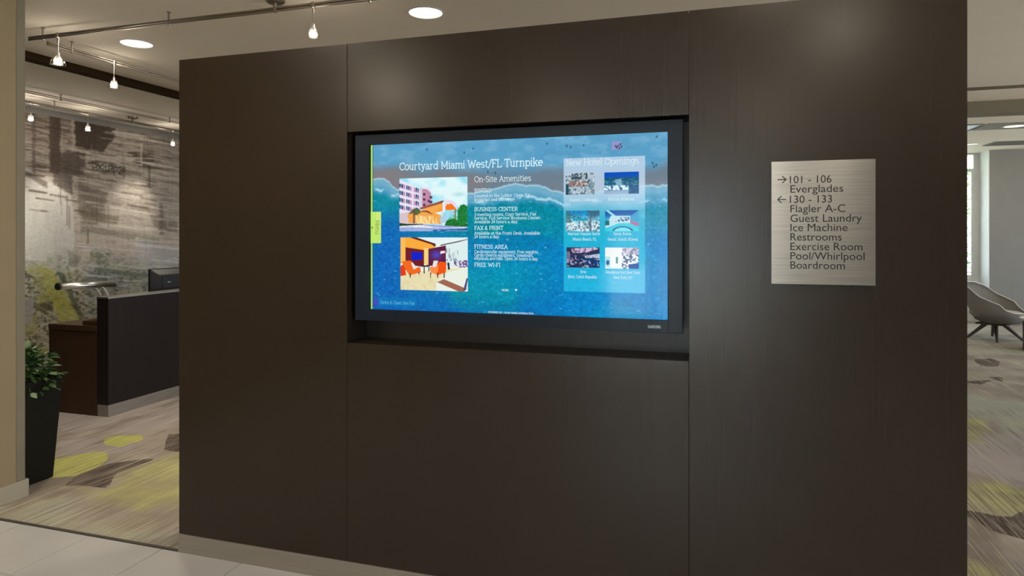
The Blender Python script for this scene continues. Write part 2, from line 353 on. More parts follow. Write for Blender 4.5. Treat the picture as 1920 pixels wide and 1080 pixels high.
# far wall with the window bay
wf = S(empty('wall_far', (0, YF, 0)))
obj('plaster', bx(XM, 3.0, 0, .6, -.01, CZ+.02, bm=bx(4.746, XR+.1, 0, .6, -.01, CZ+.02)), GREYW, wf)
obj('window_jamb', bx(4.734, 4.7455, -.002, .60, 0, CZ, bm=bx(3.0, 3.012, -.002, .6, 0, CZ)), WHITEP, wf)
obj('sill_wall', bx(3.012, 4.734, .43, .6, 0, .72), WHITEP, wf)
obj('sill', bx(3.012, 4.734, .36, .6, .72, .745, .004), WHITEP, wf)
w1 = S(empty('window_1', (0, 11.66, 0)))
fr = bx(3.012, 3.07, -.03, .03, .745, CZ)
for x0, x1 in ((4.64, 4.734), (4.44, 4.485), (3.70, 3.76)): fr = bx(x0, x1, -.03, .03, .745, CZ, bm=fr)
fr = bx(3.07, 4.64, -.03, .03, 2.80, 2.86, bm=fr); fr = bx(3.07, 4.64, -.03, .03, .745, .86, bm=fr); fr = bx(3.07, 4.64, -.03, .03, CZ-.03, CZ, bm=fr)
obj('window_frame', fr, WHITEP, w1)
obj('bead', bx(4.60, 4.64, -.05, -.02, .86, 2.80, bm=bx(4.485, 4.60, -.045, -.02, .90, .92)), WHITEP, w1)
for x0, x1 in ((3.07, 3.70), (3.76, 4.44), (4.485, 4.60)):
    for z0, z1 in ((.86, 2.80), (2.86, CZ-.03)): obj('pane', bx(x0, x1, -.004, .004, z0, z1), GLASS, w1)
# back wall behind the camera with a glazed front
wk = S(empty('wall_back', (0, YB, 0)))
b = bx(XM-.2, -1.85, -.2, 0, -.01, CZ+.02); b = bx(.55, XR+.2, -.2, 0, -.01, CZ+.02, bm=b); b = bx(-1.85, .55, -.2, 0, 2.6, CZ+.02, bm=b); b = bx(-1.85, .55, -.2, 0, -.01, .10, bm=b)
obj('plaster', b, TAUPE, wk)
w2 = S(empty('window_2', (0, YB-.08, 0)))
fr = bx(-1.85, .55, -.03, .03, 2.54, 2.6); fr = bx(-1.85, .55, -.03, .03, .10, .16, bm=fr)
for k in range(4): fr = bx(-1.85+k*.78, -1.79+k*.78, -.03, .03, .10, 2.6, bm=fr)
fr = bx(-1.85, .55, -.025, .025, 2.05, 2.09, bm=fr)
obj('window_frame', fr, WHITEP, w2)
for k in range(3): obj('pane', bx(-1.79+k*.78, -1.85+(k+1)*.78, -.004, .004, .16, 2.54), GLASS, w2)
S(box('ground', GROUND, (-40, 40, -40, 45, -.4, -.2)))

# ------------------------------------------------------------------ the dark wood feature wall
WH = 2.512
wm = S(empty('wall_front', (0, 0, 0)))
XL, X1, X2, XE = -2.614, -1.641, -.098, .858
NT, NB = 2.099, 1.115
core = bx(XL+.002, X1-.02, .02, .40, 0, WH-.002); core = bx(X2+.02, XE-.002, .02, .40, 0, WH-.002, bm=core)
core = bx(X1-.02, X2+.02, .02, .40, 0, NB-.02, bm=core); core = bx(X1-.02, X2+.02, .02, .40, NT+.02, WH-.002, bm=core); core = bx(X1-.02, X2+.02, .21, .40, NB-.02, NT+.02, bm=core)
obj('core', core, NICHE, wm)
g = .0008
for x0, x1, z0, z1 in ((XL, X1-g, .096, WH), (X1+g, X2-g, .096, NB), (X1+g, X2-g, NT, WH), (X2+g, XE, .096, WH)):
    obj('panel', bx(x0, x1, 0, .0195, z0, z1, .0012), WENGE, wm)
obj('end_panel', bx(XL-.001, XL+.0015, .0195, .4, 0, WH-.001), WENGE, wm); obj('end_panel', bx(XE-.0015, XE+.001, .0195, .4, 0, WH-.001), WENGE, wm)
nl = bx(X1-.0195, X1, .0196, .209, NB, NT); nl = bx(X2, X2+.0195, .0196, .209, NB, NT, bm=nl)
nl = bx(X1, X2, .0196, .209, NB-.0195, NB, bm=nl); nl = bx(X1, X2, .0196, .209, NT, NT+.0195, bm=nl); nl = bx(X1, X2, .185, .2095, NB, NT, bm=nl)
obj('niche_lining', nl, NICHE, wm)
S(box('baseboard_front', PLINTH, (XL-.002, XE+.002, -.004, .402, -.002, .094), bevel=.001))

# ------------------------------------------------------------------ slab-serif stroke lettering
def A(cx, cy, rx, ry, a0, a1, n=9): return [(cx+rx*math.cos(math.radians(a0+(a1-a0)*i/n)), cy+ry*math.sin(math.radians(a0+(a1-a0)*i/n))) for i in range(n+1)]
def sf(x, y, l=.7, r=.7): return [(x-l, y), (x+r, y)]
O = lambda cx, cy, rx, ry: A(cx, cy, rx, ry, 0, 360, 16)
G = {
'a': (4.9, [A(2.1, 3.4, 1.6, 1.5, 150, 0)+[(3.7, .5), (4.6, 0)], O(2.1, 1.4, 1.5, 1.4)]), 'b': (5.2, [[(.9, 0), (.9, 7.4)], sf(.9, 7.4, .8, 0), O(2.8, 2.5, 1.9, 2.4)]),
'c': (4.6, [A(2.6, 2.5, 2.1, 2.5, 50, 310)]), 'd': (5.4, [[(4.3, 0), (4.3, 7.4)], sf(4.3, 7.4, .8, 0), sf(4.3, 0, 0, .7), O(2.4, 2.5, 1.9, 2.4)]),
'e': (4.9, [[(.5, 2.7), (4.3, 2.7)]+A(2.4, 2.5, 2.0, 2.5, 5, 315)]), 'f': (3.3, [A(2.6, 6.1, 1.2, 1.3, 70, 180)+[(1.4, 0)], sf(1.4, 5, .9, 1.5), sf(1.4, 0)]),
'g': (5.2, [O(2.3, 2.9, 1.9, 2.1), [(4.2, 5), (4.2, -.6)]+A(2.4, -.6, 1.8, 1.5, 0, -150), sf(4.2, 5, 0, .7)]), 'h': (5.6, [[(1.1, 0), (1.1, 7.4)], sf(1.1, 7.4, .8, 0), A(2.7, 3.3, 1.6, 1.6, 180, 0)+[(4.3, 0)], sf(1.1, 0), sf(4.3, 0)]),
'i': (2.4, [[(1.2, 0), (1.2, 5)], sf(1.2, 5, .8, 0), sf(1.2, 0), [(1.2, 6.6), (1.2, 7.2)]]), 'k': (5.2, [[(1.1, 0), (1.1, 7.4)], sf(1.1, 7.4, .8, 0), [(1.1, 1.9), (4, 5)], [(2.2, 3), (4.3, 0)], sf(1.1, 0), sf(4.4, 0), sf(4.0, 5, .7, .6)]),
'l': (2.4, [[(1.2, 0), (1.2, 7.4)], sf(1.2, 7.4, .8, 0), sf(1.2, 0)]), 'm': (8.2, [[(1.1, 0), (1.1, 5)], sf(1.1, 5, .8, 0), A(2.6, 3.4, 1.5, 1.5, 180, 0)+[(4.1, 0)], A(5.6, 3.4, 1.5, 1.5, 180, 0)+[(7.1, 0)], sf(1.1, 0, .7, .5), sf(4.1, 0, .5, .5), sf(7.1, 0, .5, .7)]),
'n': (5.6, [[(1.1, 0), (1.1, 5)], sf(1.1, 5, .8, 0), A(2.7, 3.3, 1.6, 1.6, 180, 0)+[(4.3, 0)], sf(1.1, 0), sf(4.3, 0)]), 'o': (5.0, [O(2.5, 2.5, 2.1, 2.5)]),
'p': (5.4, [[(1.1, -2.2), (1.1, 5)], sf(1.1, 5, .8, 0), sf(1.1, -2.2), O(3, 2.5, 1.9, 2.4)]), 'q': (5.2, [[(4.2, -2.2), (4.2, 5)], sf(4.2, -2.2), O(2.3, 2.5, 1.9, 2.4)]),
'r': (4.0, [[(1.1, 0), (1.1, 5)], sf(1.1, 5, .8, 0), sf(1.1, 0), A(2.9, 3.2, 1.8, 1.6, 180, 75)]), 's': (4.2, [A(2.1, 3.75, 1.4, 1.15, 30, 270, 8)+A(2.1, 1.3, 1.6, 1.3, 90, -150, 8)]),
't': (3.5, [[(1.4, 6.6), (1.4, 1.3)]+A(2.6, 1.3, 1.2, 1.3, 180, 290), sf(1.4, 5, .9, 1.5)]), 'u': (5.6, [[(1.1, 5), (1.1, 1.7)]+A(2.6, 1.7, 1.5, 1.6, 180, 360)+[(4.1, 5)], [(4.1, 5), (4.1, 0)], sf(1.1, 5, .7, 0), sf(4.1, 5, .7, 0), sf(4.1, 0, 0, .7)]),
'v': (4.8, [[(.8, 5), (2.4, 0), (4, 5)], sf(.8, 5), sf(4, 5)]), 'w': (7.2, [[(.8, 5), (2.2, 0), (3.6, 4.6), (5, 0), (6.4, 5)], sf(.8, 5), sf(6.4, 5)]), 'x': (4.8, [[(.8, 5), (4, 0)], [(4, 5), (.8, 0)], sf(.8, 5), sf(4, 5), sf(.8, 0), sf(4, 0)]),
'y': (4.9, [[(.8, 5), (2.5, .2)], [(4.1, 5), (2.1, -1.6), (.6, -2.2)], sf(.8, 5), sf(4.1, 5)]), 'z': (4.4, [[(.5, 5), (3.8, 5), (.5, 0), (3.9, 0)]]),
'A': (6.6, [[(.9, 0), (3.3, 7), (5.7, 0)], [(1.8, 2.4), (4.8, 2.4)], sf(.9, 0), sf(5.7, 0)]), 'B': (5.8, [[(1.2, 0), (1.2, 7)], [(.4, 7), (3.2, 7)]+A(3.2, 5.35, 1.5, 1.65, 90, -90), [(1.2, 3.7), (3.4, 3.7)]+A(3.4, 1.85, 1.7, 1.85, 90, -90)+[(.4, 0)]]),
'C': (6.2, [A(3.5, 3.5, 2.9, 3.5, 45, 315), [(5.6, 5.3), (5.6, 6.8)]]), 'D': (6.4, [[(1.2, 0), (1.2, 7)], [(.4, 7), (3, 7)]+A(3, 3.5, 2.7, 3.5, 90, -90)+[(.4, 0)]]), 'E': (5.6, [[(1.2, 0), (1.2, 7)], [(.4, 7), (4.8, 7), (4.8, 6)], [(1.2, 3.6), (4, 3.6)], [(.4, 0), (5, 0), (5, 1)]]),
'F': (5.2, [[(1.2, 0), (1.2, 7)], [(.4, 7), (4.7, 7), (4.7, 6)], [(1.2, 3.6), (3.9, 3.6)], sf(1.2, 0)]), 'G': (6.4, [A(3.4, 3.5, 2.8, 3.5, 45, 340), [(6, 3), (3.8, 3)]]), 'H': (6.8, [[(1.2, 0), (1.2, 7)], [(5.6, 0), (5.6, 7)], [(1.2, 3.5), (5.6, 3.5)], sf(1.2, 0), sf(1.2, 7), sf(5.6, 0), sf(5.6, 7)]),
'I': (2.8, [[(1.4, 0), (1.4, 7)], sf(1.4, 0), sf(1.4, 7)]), 'K': (6.4, [[(1.2, 0), (1.2, 7)], [(5, 7), (1.3, 3)], [(2.6, 4.2), (5.2, 0)], sf(1.2, 0), sf(1.2, 7), sf(5.3, 0), sf(5, 7)]), 'L': (5.2, [[(1.2, 7), (1.2, 0)], sf(1.2, 7), [(.4, 0), (4.8, 0), (4.8, 1.2)]]),
'M': (8.2, [[(1.3, 0), (1.3, 7), (4.1, 1.4), (6.9, 7), (6.9, 0)], sf(1.3, 0), sf(6.9, 0), sf(1.3, 7, .7, 0), sf(6.9, 7, 0, .7)]), 'N': (6.8, [[(1.2, 0), (1.2, 7), (5.4, 0), (5.4, 7)], sf(1.2, 0), sf(1.2, 7, .7, 0), sf(5.4, 7)]), 'O': (6.8, [O(3.4, 3.5, 2.9, 3.5)]),
'P': (5.6, [[(1.2, 0), (1.2, 7)], [(.4, 7), (3.2, 7)]+A(3.2, 5.1, 1.8, 1.9, 90, -90)+[(1.2, 3.2)], sf(1.2, 0)]), 'R': (6.2, [[(1.2, 0), (1.2, 7)], [(.4, 7), (3.2, 7)]+A(3.2, 5.2, 1.7, 1.8, 90, -90)+[(1.2, 3.4)], [(3.2, 3.4), (5.3, 0), (5.9, 0)], sf(1.2, 0)]),
'S': (5.0, [A(2.5, 5.2, 1.9, 1.7, 30, 270, 8)+A(2.5, 1.8, 2.0, 1.75, 90, -150, 8)]), 'T': (5.8, [[(2.9, 0), (2.9, 7)], [(.4, 6), (.4, 7), (5.4, 7), (5.4, 6)], sf(2.9, 0)]), 'U': (6.6, [[(1.2, 7), (1.2, 2.3)]+A(3.3, 2.3, 2.1, 2.3, 180, 360)+[(5.4, 7)], sf(1.2, 7), sf(5.4, 7)]),
'V': (6.4, [[(.8, 7), (3.2, 0), (5.6, 7)], sf(.8, 7), sf(5.6, 7)]), 'W': (9.2, [[(.9, 7), (2.8, 0), (4.6, 6.4), (6.4, 0), (8.3, 7)], sf(.9, 7), sf(8.3, 7)]), 'X': (6.2, [[(1, 7), (5.2, 0)], [(5.2, 7), (1, 0)], sf(1, 7), sf(5.2, 7), sf(1, 0), sf(5.2, 0)]), 'Y': (6, [[(.8, 7), (3, 3.2), (5.2, 7)], [(3, 3.2), (3, 0)], sf(.8, 7), sf(5.2, 7), sf(3, 0)]),
'2': (4.8, [A(2.4, 5, 1.8, 2, 160, -20)+[(.5, 0), (4.2, 0)]]), '3': (4.8, [A(2.3, 5.3, 1.7, 1.6, 150, -80)+A(2.3, 1.9, 1.9, 1.9, 80, -150)]), '4': (5, [[(3.4, 0), (3.4, 7), (.4, 2), (4.6, 2)]]),
'/': (3.6, [[(.2, -1), (3.4, 7.6)]]), '-': (3.2, [[(.5, 2.8), (2.7, 2.8)]]), '.': (2, [[(.8, 0), (.8, .6)]]), ',': (2, [[(1, .5), (.6, -1)]]), '&': (6, [[(5.4, 0), (1.6, 5)]+A(2.6, 5.6, 1.2, 1.3, 200, -30)+[(1.2, 2.9)]+A(2.4, 1.7, 1.7, 1.7, 135, 360)]), ' ': (2.6, []),
}
def slab_text(name, txt, x, y, width, cap, m, parent, place, weight=.85, off=.0006):
    """x,y baseline start; width fitted; place(X,Y,off) -> Vector"""
    adv = sum(G[c][0] for c in txt); k = cap/7.0; kx = width/adv; bm = bmesh.new(); pen = 0; w = weight*.5
    for c in txt:
        a, strokes = G[c]
        for s in strokes:
            for (ax, ay), (bx_, by) in zip(s, s[1:]):
                dx, dy = bx_-ax, by-ay; l = math.hypot(dx, dy)
                if l < 1e-6: continue
                ux, uy = dx/l, dy/l; e = w*.45
                q = [(ax-ux*e-uy*w, ay-uy*e+ux*w), (ax-ux*e+uy*w, ay-uy*e-ux*w), (bx_+ux*e+uy*w, by+uy*e-ux*w), (bx_+ux*e-uy*w, by+uy*e+ux*w)]
                bm.faces.new([bm.verts.new(place(x+(pen+px)*kx, y+py*k, off)) for px, py in q])
        pen += a
    return obj(name, bm, m, parent)

# ------------------------------------------------------------------ television
SX, SZ, SW, SHH = -1.542, 2.0385, 1.359, .766
YS = .036                                     # glass plane
tv = tag(empty('television', (-.87, .13, 1.653)), 'large black television with a lit blue hotel information screen, sunk in the wall niche', 'television')
TX, TZ = -.87, 1.653; TYo = .13
def tvb(name, m, x0, x1, y0, y1, z0, z1, bev=0): return obj(name, bx(x0-TX, x1-TX, y0-TYo, y1-TYo, z0-TZ, z1-TZ, bev), m, tv)
tx0, tx1, tz0, tz1 = -1.617, -.122, 1.219, 2.087
b = bx(tx0-TX, SX-.001-TX, .030-TYo, .062-TYo, tz0-TZ, tz1-TZ, .003)
b = bx(SX+SW+.001-TX, tx1-TX, .030-TYo, .062-TYo, tz0-TZ, tz1-TZ, .003, b)
b = bx(SX-.004-TX, SX+SW+.004-TX, .0302-TYo, .062-TYo, SZ+.001-TZ, tz1-.0002-TZ, .002, b)
b = bx(SX-.004-TX, SX+SW+.004-TX, .0302-TYo, .062-TYo, tz0+.0002-TZ, SZ-SHH-.001-TZ, .002, b)
obj('bezel', b, BEZEL, tv)
tvb('rear_housing', BLACKP, tx0+.01, tx1-.01, .062, .125, tz0+.01, tz1-.01, .008)
tvb('wall_mount', BLACKP, -1.15, -.6, .125, .184, 1.45, 1.85, .004)

def paint_screen(nx, ny):
    X, Y = np.meshgrid(np.linspace(0, 1000, nx), np.linspace(0, 564, ny)); X = X.ravel(); Y = Y.ravel(); n = len(X)
    n1 = fbm(X/90, Y/60, 5); n2 = fbm(X/9, Y/7, 4); n3 = fbm(X/160+9, Y/130+4, 4); n4 = fbm(X/3.2, Y/3.2, 2); n5 = fbm(X/30+50, Y/16, 4)
    C = np.zeros((n, 3)); mixc = lambda c, m: C.__setitem__(slice(None), C*(1-m[:, None])+np.array(c, float)*m[:, None])
    sm = lambda a, b, v: (lambda t: t*t*(3-2*t))(np.clip((v-a)/(b-a), 0, 1))
    C[:] = (88, 158, 198)
    mixc((122, 178, 212), sm(.45, .75, n5)*.6); mixc((70, 140, 185), sm(.5, .8, n1)*.4)
    ys = np.interp(X, [0, 200, 400, 600, 700, 900, 1000], [48, 70, 76, 78, 84, 96, 76])+34*(n1-.5)
    mixc((108, 128, 145), sm(0, 45, Y-ys))                       # grey-brown sand band
    mixc((128, 124, 130), sm(18, 50, Y-ys)*sm(.35, .65, n3))
    # crest of foam
    yf = np.interp(X, [0, 55, 100, 240, 383, 440, 500, 540, 600, 650, 720, 930, 1000], [112, 122, 148, 160, 172, 166, 154, 148, 156, 174, 180, 166, 158])+22*(fbm(X/34, X*0+3, 4)-.5)
    mixc((112, 172, 200), sm(-2, 4, Y-yf)); mixc((80, 155, 190), sm(12, 40, Y-yf))
    mixc((185, 222, 236), np.exp(-((Y-yf)/3.2)**2)*.75)
    yf2 = np.interp(X, [0, 100, 300, 450, 560, 700, 1000], [150, 178, 200, 196, 188, 212, 205])+30*(fbm(X/40+8, X*0+9, 4)-.5)
    mixc((0, 134, 158), sm(0, 26, Y-yf2)); mixc((190, 228, 238), np.exp(-((Y-yf2)/5)**2)*sm(.42, .62, n5)*.85)
    mixc((0, 146, 158), sm(30, 90, Y-yf2)*sm(.4, .7, n1))
    # colour drift of the water
    mixc((0, 108, 180), sm(190, 400, Y)*sm(.38, .60, fbm(X/210+3, Y/120+7, 3)+.25*(X < 0)))
    mixc((0, 98, 182), np.exp(-((X-60)/90)**2)*sm(190, 300, Y)*.95)
    mixc((0, 146, 180), np.exp(-((X-470)/210)**2-((Y-430)/95)**2)*.95)
    mixc((0, 140, 206), sm(520, 820, X)*sm(150, 400, Y)*.8); mixc((0, 98, 176), sm(500, 563, Y)*.5*sm(700, 300, X))
    C += ((n4-.5)*34*sm(150, 220, Y))[:, None]*np.array([.35, .9, .9]); C += ((n2-.5)*40*sm(140, 230, Y))[:, None]*np.array([.3, .9, 1.])
    mixc((150, 215, 240), sm(.76, .86, fbm(X/16+70, Y/6, 4))*sm(120, 170, Y)*.7)
    for px, py in ((214, 23), (379, 26), (348, 38), (430, 104), (455, 108), (628, 20), (692, 30), (704, 34), (745, 30), (905, 95), (968, 13), (956, 92), (967, 98), (960, 103)):   # birds
        mixc((20, 50, 75), np.exp(-(((X-px)/2.2)**2+((Y-py)/3.2)**2))*.9)
    mixc((165, 150, 205), ((X > 832) & (X < 862) & (Y > 22) & (Y < 48)).astype(float)*.7)
    for a, bb in ((0, 0), (6, -5), (-5, 5), (9, 3), (3, 8), (-8, 0)): mixc((20, 15, 40), np.exp(-(((X-853-a)/2.4)**2+((Y-36-bb)/2.4)**2)))
    inr = lambda x0, x1, y0, y1: ((X >= x0) & (X <= x1) & (Y >= y0) & (Y <= y1)).astype(float)
    # left ribbon
    mixc((16, 60, 8), inr(-5, 4.5, -5, 600)); mixc((195, 235, 120), inr(4.5, 9.5, -5, 600)); mixc((140, 200, 190), inr(4.5, 9.5, 300, 600)*.4)
    mixc((10, 80, 60), inr(9.5, 12, -5, 600)*.8); mixc((190, 232, 110), inr(3, 43, 229, 337)); mixc((225, 235, 150), inr(25, 43, 232, 262)*.5)
    mixc((30, 50, 10), np.exp(-(((X-9)/2.2)**2+((Y-284)/2.6)**2)))
    # bottom-left ribbon
    mixc((0, 125, 185), inr(12, 175, 522, 550)*.6); mixc((70, 70, 190), inr(12, 32, 524, 552)*.8)
    # ---- photo 1: hotel front
    def P(m, c): mixc(c, m)
    pg = lambda pts: (poly_sd(X, Y, pts) > 0).astype(float)
    x0, y0, x1, y1 = 113, 118, 359, 297; R = inr(x0, x1, y0, y1); fx = (X-x0)/(x1-x0); fy = (Y-y0)/(y1-y0)
    Q = lambda pts: [(x0+(x1-x0)*a, y0+(y1-y0)*b) for a, b in pts]
    P(R, (150, 225, 245)); P(R*sm(.35, .7, fbm(X/60, Y/40, 4)+.25*(fx-.4)), (225, 248, 250)); P(R*np.exp(-((fx-.88)/.08)**2-((fy-.32)/.04)**2)*.5, (130, 200, 210))
    P(pg(Q([(0, .02), (.08, .06), (.30, .2), (.30, .6), (0, .8)])), (232, 226, 245)); P(pg(Q([(.30, .18), (.34, .19), (.34, .6), (.30, .6)])), (215, 205, 225))
    for r in range(4):
        for c, (cx, sk) in enumerate(((.0, .08), (.10, .13), (.21, .19))):
            yy = .09+r*.135+cx*.4*(1-r*.12)
            P(pg(Q([(cx+.005, yy), (cx+.085, yy+.03), (cx+.085, yy+.11), (cx+.005, yy+.085)])), (196, 150, 185))
            P(pg(Q([(cx+(.0 if c < 2 else .035), yy), (cx+(.05 if c < 2 else .08), yy+.02), (cx+(.05 if c < 2 else .08), yy+.085), (cx+(.0 if c < 2 else .035), yy+.07)])), (30, 80, 125))
            P(pg(Q([(cx+(.022 if c < 2 else .055), yy), (cx+(.028 if c < 2 else .061), yy), (cx+(.028 if c < 2 else .061), yy+.09), (cx+(.022 if c < 2 else .055), yy+.09)])), (225, 225, 240))
    P(pg(Q([(.34, .19), (.42, .19), (.47, .27), (.48, .5), (.34, .56)])), (192, 140, 165)); P(pg(Q([(.34, .18), (.42, .17), (.48, .25), (.47, .28), (.41, .21), (.34, .2)])), (235, 225, 240))
    for a, bq in ((.37, .3), (.37, .4), (.37, .5), (.44, .43), (.47, .36), (.47, .45)): P(pg(Q([(a-.02, bq-.02), (a+.02, bq-.015), (a+.02, bq+.025), (a-.02, bq+.025)])), (85, 50, 95))
    P(pg(Q([(0, .66), (.3, .6), (.3, .9), (0, .86)])), (215, 195, 200))
    P(pg(Q([(.12, .68), (.3, .6), (.5, .64), (.62, .7), (.62, .87), (.14, .84)])), (240, 165, 75)); P(pg(Q([(.22, .70), (.58, .72), (.58, .86), (.22, .88)]))*sm(.35, .6, fbm(X/4, Y/14, 3))*.9, (250, 228, 165)); P(pg(Q([(.34, .61), (.42, .61), (.5, .66), (.48, .68), (.4, .64), (.33, .64)])), (150, 70, 45))
    P(pg(Q([(.31, .58), (.635, .46), (.66, .46), (.66, .62), (.475, .66), (.44, .62)])), (246, 168, 78)); P(pg(Q([(.5, .66), (.66, .52), (.66, .62), (.5, .665)]))*.5, (250, 140, 40))
    P(pg(Q([(.66, .46), (.69, .41), (.77, .42), (.83, .48), (.865, .6), (.85, .61), (.68, .61)])), (228, 218, 238)); P(pg(Q([(.68, .55), (.7, .5), (.77, .49), (.83, .57), (.845, .60), (.69, .61)])), (245, 120, 25))
    P(pg(Q([(.30, .56), (.63, .43), (.67, .435), (.66, .47), (.32, .59)])), (150, 85, 70)); P(pg(Q([(.63, .43), (.67, .43), (.67, .47), (.63, .47)])), (55, 60, 60)); P(pg(Q([(.655, .44), (.69, .41), (.69, .5), (.67, .6), (.655, .6)])), (235, 225, 235))
    P(pg(Q([(.64, .45), (.67, .45), (.67, .93), (.65, .93)])), (235, 235, 240)); P(pg(Q([(.82, .6), (.835, .6), (.835, .8), (.82, .8)])), (150, 70, 60))
    P(pg(Q([(.6, .66), (.82, .63), (.82, .82), (.6, .85)]))*sm(.4, .6, fbm(X/6, Y/6, 3)), (170, 205, 230))
    P(pg(Q([(0, .84), (.12, .86), (.35, .86), (.35, .9), (0, .9)])), (30, 70, 40))
    grn = sm(.35, .6, fbm(X/4, Y/4, 3))
    P(pg(Q([(.13, .68), (.2, .58), (.28, .56), (.33, .64), (.25, .7), (.2, .66)]))*.9, (70, 100, 60)); P(pg(Q([(.2, .6), (.24, .6), (.24, .85), (.2, .85)]))*.7, (120, 70, 40))
    P(pg(Q([(.86, .62), (.9, .52), (.95, .5), (1, .55), (1, .85), (.86, .83)])), (20, 110, 50)); P(pg(Q([(.66, .93), (.7, .8), (.8, .76), (.9, .82), (1, .86), (1, .92), (.8, .94)])), (20, 100, 40))
    P(pg(Q([(.66, .93), (.7, .8), (.86, .55), (1, .5), (1, .92), (.8, .94)]))*grn*.5, (50, 160, 70))
    P(pg(Q([(0, .9), (.35, .87), (1, .92), (1, 1.0), (0, 1.0)])), (150, 165, 215)); P(pg(Q([(0, .9), (.3, .88), (.66, .94), (1, .92), (1, .955), (0, .92)])), (235, 232, 240)); P(pg(Q([(.5, .97), (1, .94), (1, .99), (.5, 1.0)])), (40, 95, 165))
    P(R*pg(Q([(0, .9), (1, .93), (1, 1), (0, 1)]))*sm(.4, .65, fbm(X/16, Y/3, 3))*.6, (175, 190, 230))
    # ---- photo 2: lobby with orange chairs
    x0, y0, x1, y1 = 116, 317, 361, 495; R = inr(x0, x1, y0, y1); fx = (X-x0)/(x1-x0); fy = (Y-y0)/(y1-y0)
    P(R, (238, 238, 225)); P(pg(Q([(0, 0), (.12, 0), (.52, .13), (.52, .5), (0, .5)])), (250, 170, 60)); P(pg(Q([(0, .0), (.08, .02), (.08, .45), (0, .45)]))*.6, (250, 200, 110))
    P(pg(Q([(.13, 0), (.24, 0), (.53, .12), (.53, .18), (.46, .13)])), (100, 30, 20)); P(pg(Q([(.24, 0), (1, 0), (1, .04), (.6, .14), (.53, .12)])), (228, 242, 244)); P(pg(Q([(.6, .14), (1, .03), (1, .05), (.6, .16)])), (70, 60, 60))
    P(pg(Q([(.08, .19), (.36, .24), (.36, .56), (.08, .52)])), (110, 25, 35)); P(pg(Q([(.17, .27), (.33, .29), (.33, .42), (.17, .44)])), (10, 30, 200)); P(pg(Q([(.42, .22), (.68, .15), (.68, .55), (.42, .53)])), (95, 25, 60))
    P(R*np.exp(-((fx-.54)/.08)**2-((fy-.33)/.08)**2), (80, 70, 190)); P(pg(Q([(.60, .26), (.67, .25), (.67, .29), (.60, .31)])), (250, 225, 215)); P(pg(Q([(.36, .2), (.42, .2), (.42, .53), (.36, .5)])), (245, 210, 130))
    P(pg(Q([(.68, .15), (1, .04), (1, .55), (.68, .55)])), (220, 238, 238)); P(pg(Q([(.68, .2), (.86, .24), (.86, .44), (.68, .44)]))*sm(.45, .6, fbm(X/5, Y/20, 3)), (150, 160, 170)); P(pg(Q([(.8, .44), (1, .42), (1, .56), (.8, .55)]))*sm(.4, .6, fbm(X/4, Y/5, 3)), (115, 70, 140))
    P(pg(Q([(0, .72), (.1, .66), (1, .56), (1, 1), (0, 1)])), (232, 222, 180)); P(pg(Q([(.54, .85), (.7, .65), (1, .55), (1, 1), (.54, 1)])), (232, 240, 228)); P(R*(fy > .7)*(fx < .54)*sm(.55, .7, fbm(X/9, Y/6, 3))*.35, (215, 190, 130))
    P(pg(Q([(.55, .84), (.65, .78), (.98, .95), (.95, 1), (.86, 1)])), (160, 100, 80)); P(pg(Q([(.93, .98), (.98, .75), (1, .76), (.97, .98)])), (70, 70, 130))
    P(pg(Q([(0, .55), (.06, .5), (.09, .72), (0, .74)])), (225, 60, 10)); P(pg(Q([(.02, .46), (.14, .44), (.19, .47), (.21, .58), (.3, .56), (.31, .66), (.14, .72), (.08, .62)])), (242, 105, 30)); P(pg(Q([(.16, .48), (.19, .48), (.25, .58), (.2, .61)])), (235, 225, 215))
    P(pg(Q([(.14, .68), (.16, .68), (.155, .77), (.14, .77)])), (60, 30, 20)); P(pg(Q([(.27, .66), (.29, .65), (.29, .71), (.28, .71)])), (60, 30, 20))
    P(pg(Q([(.57, .47), (.6, .45), (.69, .47), (.68, .65), (.56, .71)])), (240, 85, 15)); P(pg(Q([(.44, .57), (.5, .52), (.57, .5), (.56, .71), (.46, .66)])), (250, 140, 70)); P(pg(Q([(.5, .44), (.57, .44), (.53, .56), (.48, .56)])), (235, 228, 225))
    for a in (.455, .56, .655): P(pg(Q([(a-.008, .66), (a+.008, .66), (a+.006, .76), (a-.006, .76)])), (70, 30, 20))
    P(pg(Q([(.3, .53), (.45, .52), (.45, .55), (.35, .56)])), (60, 35, 60)); P(pg(Q([(.35, .56), (.37, .56), (.37, .68), (.35, .68)])), (60, 30, 40)); P(pg(Q([(.42, .56), (.44, .56), (.44, .64), (.42, .64)])), (60, 30, 40)); P(pg(Q([(.7, .47), (.73, .47), (.74, .6), (.71, .6)])), (40, 40, 50))
    # ---- right panel and its six thumbnails
    R = inr(682, 933, 69.5, 486); P(R*sm(330, 160, Y)*.82, (188, 212, 234)); P(R*sm(160, 330, Y)*.55, (35, 205, 235)); P(R*sm(380, 430, Y)*sm(770, 840, X)*.45, (150, 210, 245)); P(R*.05, (255, 255, 255))
    def noise(f, s=0): return fbm(X/f+s, Y/f+s, 3)
    def thumb(a, bb, c, d, base, top):
        nonlocal x0, y0, x1, y1; x0, y0, x1, y1 = a, bb, c, d; m = inr(a, c, bb, d); P(m, base); P(m*sm(.55, .1, (Y-bb)/(d-bb)), top); return m
